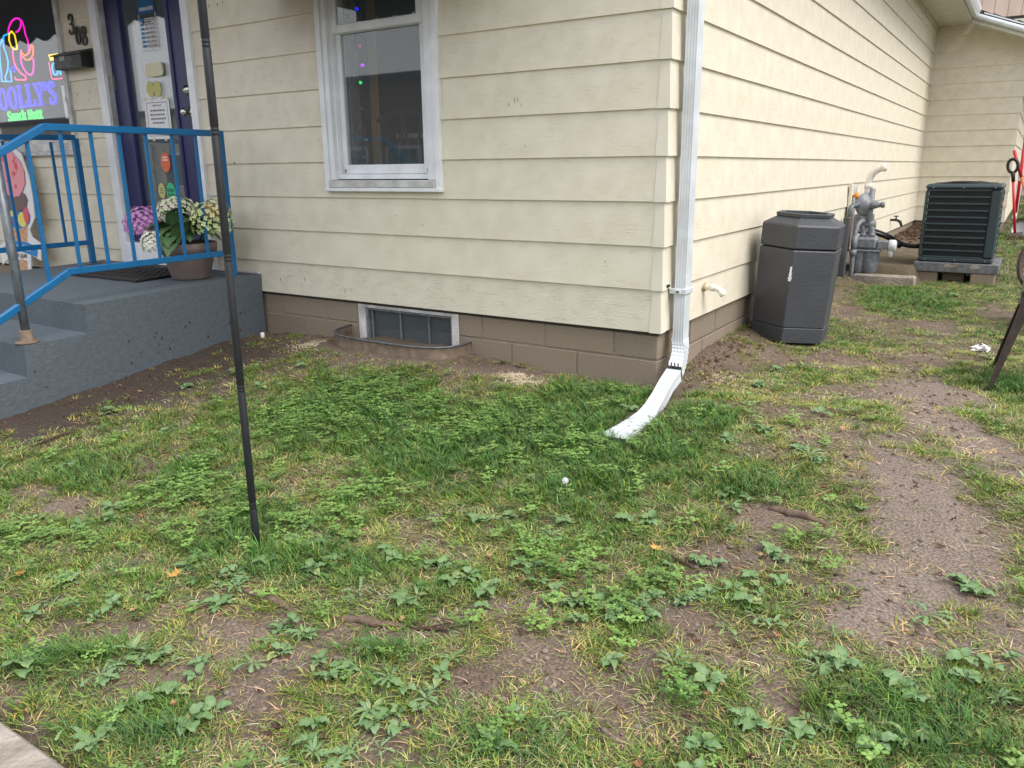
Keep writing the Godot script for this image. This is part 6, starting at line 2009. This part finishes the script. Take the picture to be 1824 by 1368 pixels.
func maple_mesh(R: float, c: Color, v: Color, curl: float, sd: int) -> ArrayMesh:
	var g := RandomNumberGenerator.new()
	g.seed = sd
	var st := SurfaceTool.new()
	st.begin(Mesh.PRIMITIVE_TRIANGLES)
	st.set_smooth_group(-1)
	var pts := []
	var rad := [1.0, 0.55, 0.62, 0.42, 0.95, 0.5, 0.6, 0.38, 0.7, 0.3, 0.45, 0.12]
	var n := rad.size() * 2 - 1
	for k in n:
		var i := k if k < rad.size() else n - k
		var a: float = (float(k) / n) * TAU
		var r: float = R * rad[mini(i, rad.size() - 1)] * g.randf_range(0.9, 1.1)
		pts.append(Vector3(sin(a) * r, curl * r * r / R + g.randf_range(-0.004, 0.004), cos(a) * r))
	for k in n:
		var cc := c.lerp(v, g.randf() * 0.6)
		st.set_color(cc)
		for p in [Vector3.ZERO, pts[k], pts[(k + 1) % n]]: st.add_vertex(p)
	st.generate_normals()
	return st.commit()

func make_litter():
	var colors := [Color(0.62, 0.36, 0.10), Color(0.32, 0.16, 0.075), Color(0.10, 0.16, 0.045)]
	var names := ["yellow", "brown", "green"]
	for k in LEAVES.size():
		var e: Array = LEAVES[k]
		if blocked(e[0], e[1]): continue
		var kd: int = e[2]
		var R := rng.randf_range(0.012, 0.020) if kd == 1 else (0.034 if kd == 0 else 0.040)
		var c: Color = colors[kd]
		if kd == 1: c = Color(0.30, 0.15, 0.07).lerp(Color(0.50, 0.32, 0.17), rng.randf())
		var lab: String = ["yellow-orange fallen leaf lying on the worn lawn", "small curled brown dead leaf on the worn lawn", "dull green fallen lobed leaf on bare earth"][kd]
		var t := thing("fallen_leaf", lab, "leaf", Vector3(e[0], ground(e[0], e[1]) + (0.030 if hits(LUSH, e[0], e[1]) > 0.4 else 0.014), e[1]), "%s fallen leaves" % names[kd])
		var o := mi("blade", maple_mesh(R, c, c * 0.75, rng.randf_range(0.1, 0.6), k), M.litter, t)
		t.rotation = Vector3(rng.randf_range(-0.3, 0.3), rng.randf() * TAU, rng.randf_range(-0.3, 0.3))
		if kd != 1:
			var st := ST(true)
			tube(st, [Vector3(0, 0, -R * 0.1), Vector3(0.004, 0.004, -R * 0.7), Vector3(0.0, 0.0, -R * 1.5)], 0.0012, 5)
			put("stalk", st, M.foam, t)
	# exposed roots and twigs
	var rootlist := [[[0.80, 0.955], [0.88, 0.962], [0.985, 0.975], 0.013, "root", "smooth grey-brown root surfacing on the trodden path"], [[-0.44, 2.12], [-0.34, 2.112], [-0.225, 2.112], 0.013, "root", "knobbly pale root surfacing among weeds near the pole"], [[-0.10, 2.085], [0.0, 2.045], [0.10, 2.012], 0.012, "root", "long pale root lying beside a forked twig"], [[0.11, 2.01], [0.17, 1.985], [0.235, 1.975], 0.006, "twig", "dark forked twig at the end of the long root"], [[0.605, 1.357], [0.66, 1.385], [0.722, 1.405], 0.005, "twig", "dark thin twig beside the yellow-orange leaf"], [[0.727, 2.099], [0.75, 2.11], [0.777, 2.128], 0.005, "twig", "short dark twig on bare earth near the lawn edge"], [[0.085, 2.475], [0.075, 2.45], [0.07, 2.433], 0.006, "twig", "stubby twig beside a broad-leaved weed"], [[-2.24, 1.612], [-2.25, 1.7], [-2.237, 1.822], 0.007, "twig", "long pale twig on dark soil beside the steps"]]
	for e in rootlist:
		var t := thing(e[4], e[5], "root" if e[4] == "root" else "twig", Vector3.ZERO)
		var st := ST(true)
		var P := []; var R := []
		for k in 11:
			var f := k / 10.0
			var A := Vector2(e[0][0], e[0][1]); var B := Vector2(e[1][0], e[1][1]); var C := Vector2(e[2][0], e[2][1])
			var q := A.lerp(B, f).lerp(B.lerp(C, f), f)
			q += Vector2(nf.get_noise_2d(f * 400, e[3] * 9000), nf.get_noise_2d(f * 400 + 90, e[3] * 9000)) * e[3] * 0.9
			P.append(Vector3(q.x, ground(q.x, q.y) + e[3] * (0.5 * sin(f * PI) + 0.1 if e[4] == "root" else 1.4), q.y))
			R.append(e[3] * (0.35 + 0.65 * sin(clampf(f * 0.9 + 0.08, 0, 1) * PI)) * (1.0 + 0.25 * nf.get_noise_2d(f * 900, e[3] * 5000)))
		tube(st, P, R, 9)
		put("stem", st, M.bark if e[4] == "root" else M.twig, t)
		if e[4] == "twig" and e[3] > 0.0055:
			st = ST(true)
			var p: Vector3 = P[4]
			tube(st, [p, p + Vector3(0.03, 0.008, -0.02), p + Vector3(0.055, 0.012, -0.045)], [e[3] * 0.6, e[3] * 0.45, e[3] * 0.2], 6)
			put("side_shoot", st, M.twig, t)
	# dandelion clock
	var dx := 0.159; var dz := 1.204
	var t := thing("dandelion_clock", "round white dandelion seed head standing in the grass", "flower", Vector3(dx, ground(dx, dz), dz))
	var st := ST(true)
	tube(st, [Vector3.ZERO, Vector3(0.004, 0.04, 0.004), Vector3(0.002, 0.075, 0.006)], 0.0016, 6)
	put("stalk", st, M.stem_green, t)
	st = ST()
	for k in 70:
		var y := 1.0 - 2.0 * (k + 0.5) / 70
		var a := k * 2.39996
		var d := Vector3(cos(a) * sqrt(1 - y * y), y, sin(a) * sqrt(1 - y * y))
		var u := d.cross(Vector3.UP).normalized() * 0.0026; var v := d.cross(u).normalized() * 0.0026
		var cc := Vector3(0.002, 0.078, 0.006) + d * 0.0115
		tri(st, cc + u, cc - u * 0.5 + v, cc - u * 0.5 - v)
		tri(st, Vector3(0.002, 0.078, 0.006), cc, cc + u * 0.2)
	put("seed_head", st, M.paper, t)
	# crumpled paper, plastic cap
	var p := thing("crumpled_paper", "crumpled white paper scrap on bare earth near patio chair", "litter", Vector3(1.274, ground(1.274, -1.73), -1.73))
	st = ST()
	for k in 14:
		var a := rng.randf() * TAU
		var c := Vector3(rng.randf_range(-0.045, 0.045), rng.randf_range(0.004, 0.03), rng.randf_range(-0.03, 0.03))
		tri(st, c, c + Vector3(cos(a), rng.randf_range(-0.3, 0.5), sin(a)) * 0.04, c + Vector3(cos(a + 1.3), rng.randf_range(-0.3, 0.5), sin(a + 1.3)) * 0.04)
	put("scrap", st, M.paper, p)
	var cp := thing("plastic_cap", "small white plastic cap on soil by the foundation", "cap", Vector3(-2.66, ground(-2.66, 0.15), 0.15))
	st = ST(true)
	lathe(st, [Vector2(0.013, 0.0), Vector2(0.014, 0.022), Vector2(0.011, 0.030), Vector2(0.0, 0.032)], 14)
	put("cap", st, M.pvc, cp)
	# pale sawdust crumbs and leaf litter by the wall: nobody could count them
	var L := []
	for q in [[-0.66, 0.20, 0.10, 700], [0.28, -0.35, 0.16, 350], [-2.08, 0.26, 0.13, 450], [0.75, -0.15, 0.3, 80]]:
		for k in q[3]:
			var x: float = q[0] + rng.randfn(0, 0.5) * q[2] * 1.3; var z: float = q[1] + rng.randfn(0, 0.5) * q[2] * 0.8
			if blocked(x, z): continue
			var s := rng.randf_range(0.5, 1.3)
			var v := rng.randf_range(0.75, 1.0)
			L.append([Transform3D(Basis.from_euler(Vector3(rng.randf() * 3, rng.randf() * 6, rng.randf() * 3)).scaled(Vector3(s, s, s)), Vector3(x, ground(x, z) + 0.003, z)), Color(0.62 * v, 0.52 * v, 0.38 * v)])
	var cr := BoxMesh.new()
	cr.size = Vector3(0.007, 0.003, 0.005)
	scatter("sawdust", "pale sawdust crumbs on soil along the foundation", cr, M.litter, L)
	L = []
	for q in [[0.10, -0.75, 0.10, 0.7, 150], [0.25, -8.2, 0.3, 1.0, 500], [0.9, -8.8, 0.5, 0.3, 200], [-2.5, 0.9, 0.25, 0.7, 110], [1.5, -8.6, 0.4, 0.4, 250], [0.05, 1.9, 1.6, 0.7, 300], [0.9, 0.9, 0.7, 0.9, 220], [1.2, -0.6, 0.5, 0.9, 120]]:
		for k in q[4]:
			var x: float = q[0] + rng.randfn(0, 0.6) * q[2]; var z: float = q[1] + rng.randfn(0, 0.6) * q[3]
			if x < 0.02 and z < 0.02 or z > 2.74 or (x < -2.78 and z < 1.9): continue
			var s := rng.randf_range(0.35, 1.1) if z > -2 else rng.randf_range(1.0, 2.4)
			var v := rng.randf_range(0.5, 1.2)
			L.append([Transform3D(Basis.from_euler(Vector3(rng.randf_range(-0.6, 0.6), rng.randf() * 6, rng.randf_range(-0.6, 0.6))).scaled(Vector3(s, s, s * 0.7)), Vector3(x, ground(x, z) + 0.006 * s, z)), Color(0.9 * v, 0.82 * v, 0.75 * v)])
	scatter("leaf_litter", "small crumbled dead leaves scattered over bare soil", maple_mesh(0.016, Color(0.22, 0.13, 0.085), Color(0.12, 0.07, 0.05), 0.5, 5), M.litter, L)
	# clods and pebbles on the bare ground
	L = []
	var tries := 0
	while L.size() < 5200 and tries < 40000:
		tries += 1
		var x := rng.randf_range(-2.8, 2.2); var z := rng.randf_range(-2.6, 2.74)
		if blocked(x, z): continue
		if rng.randf() > hits(DIRT, x, z) + 0.04: continue
		var s := pow(rng.randf(), 3.0) * 1.6 + 0.25
		var v := rng.randf_range(0.75, 1.25)
		L.append([Transform3D(Basis.from_euler(Vector3(rng.randf() * 6, rng.randf() * 6, rng.randf() * 6)).scaled(Vector3(s, s * 0.7, s * 0.9)), Vector3(x, ground(x, z) + 0.001, z)), Color(0.20 * v, 0.16 * v, 0.135 * v) if x > -2.0 else Color(0.075 * v, 0.055 * v, 0.043 * v)])
	var sp := ST()
	var g := RandomNumberGenerator.new()
	g.seed = 9
	var ic := []
	for k in 12: ic.append(Vector3.ZERO)
	var sm := SphereMesh.new()
	sm.radius = 0.0055; sm.height = 0.010; sm.radial_segments = 7; sm.rings = 4
	scatter("soil_crumbs", "small clods and pebbles on the bare earth", sm, M.litter, L)

func _ready():
	# --- camera, from the vanishing points of the siding
	var cam := Camera3D.new()
	cam.name = "camera"
	cam.transform = Transform3D(Basis(Vector3(0.840328, -0.009679, -0.541991), Vector3(-0.134487, 0.964859, -0.225745), Vector3(0.525130, 0.262591, 0.809497)), Vector3(1.4036, 1.034, 3.4612))
	cam.fov = 52.02
	cam.near = 0.05
	cam.far = 600.0
	add_child(cam)
	cam.current = true
	# --- overcast sky and a broad, weak sun from the right and slightly behind the house corner
	var env := Environment.new()
	env.background_mode = Environment.BG_SKY
	var sky := Sky.new()
	var sm := ProceduralSkyMaterial.new()
	sm.sky_top_color = Color(0.85, 0.87, 0.90)
	sm.sky_horizon_color = Color(0.89, 0.90, 0.91)
	sm.sky_curve = 0.25
	sm.ground_bottom_color = Color(0.25, 0.24, 0.22)
	sm.ground_horizon_color = Color(0.45, 0.45, 0.44)
	sm.sun_angle_max = 0.0
	sky.sky_material = sm
	env.sky = sky
	env.background_energy_multiplier = 0.85
	env.tonemap_mode = Environment.TONE_MAPPER_LINEAR
	env.tonemap_exposure = 2.3
	env.sdfgi_enabled = true
	env.ssao_enabled = true
	env.ssil_enabled = true
	var we := WorldEnvironment.new()
	we.name = "sky"
	we.environment = env
	add_child(we)
	var sun := DirectionalLight3D.new()
	sun.name = "sun"
	sun.light_color = Color(1.0, 0.98, 0.96)
	sun.light_energy = 0.5
	sun.light_angular_distance = 35.0
	sun.shadow_enabled = true
	add_child(sun)
	sun.look_at_from_position(Vector3(5.5, 7.0, 0.8), Vector3.ZERO)

	rng.seed = 20240611
	nz.seed = 4
	nz.noise_type = FastNoiseLite.TYPE_SIMPLEX_SMOOTH
	nz.frequency = 0.05
	nz.fractal_octaves = 3
	nf.seed = 8
	nf.noise_type = FastNoiseLite.TYPE_SIMPLEX
	nf.frequency = 0.03
	make_materials()
	make_ground()
	make_house()
	make_porch()
	make_awnings()
	make_surroundings()
	rail("stair_railing", "blue metal railing along the near edge of porch", -2.87, [0.337, 0.496, 0.664, 0.825, 0.982, 1.143, 1.316, 1.461, 1.62, 1.78, 1.94], false)
	rail("stair_railing", "blue metal railing beside the wide shop window", -4.49, [0.34, 0.50, 0.66, 0.825, 0.982, 1.143, 1.316, 1.461, 1.62, 1.78, 1.94], true)
	make_door_papers()
	make_mailbox()
	make_house_numbers()
	make_neon()
	make_cone_sign()
	make_pot()
	make_doormat()
	make_window_interior()
	make_window_well()
	make_downspout()
	make_wall_vent()
	make_pole()
	make_bin()
	make_meter()
	make_ac()
	make_chair()
	make_tools()
	make_grass()
	make_weeds()
	make_litter()
	print("built")
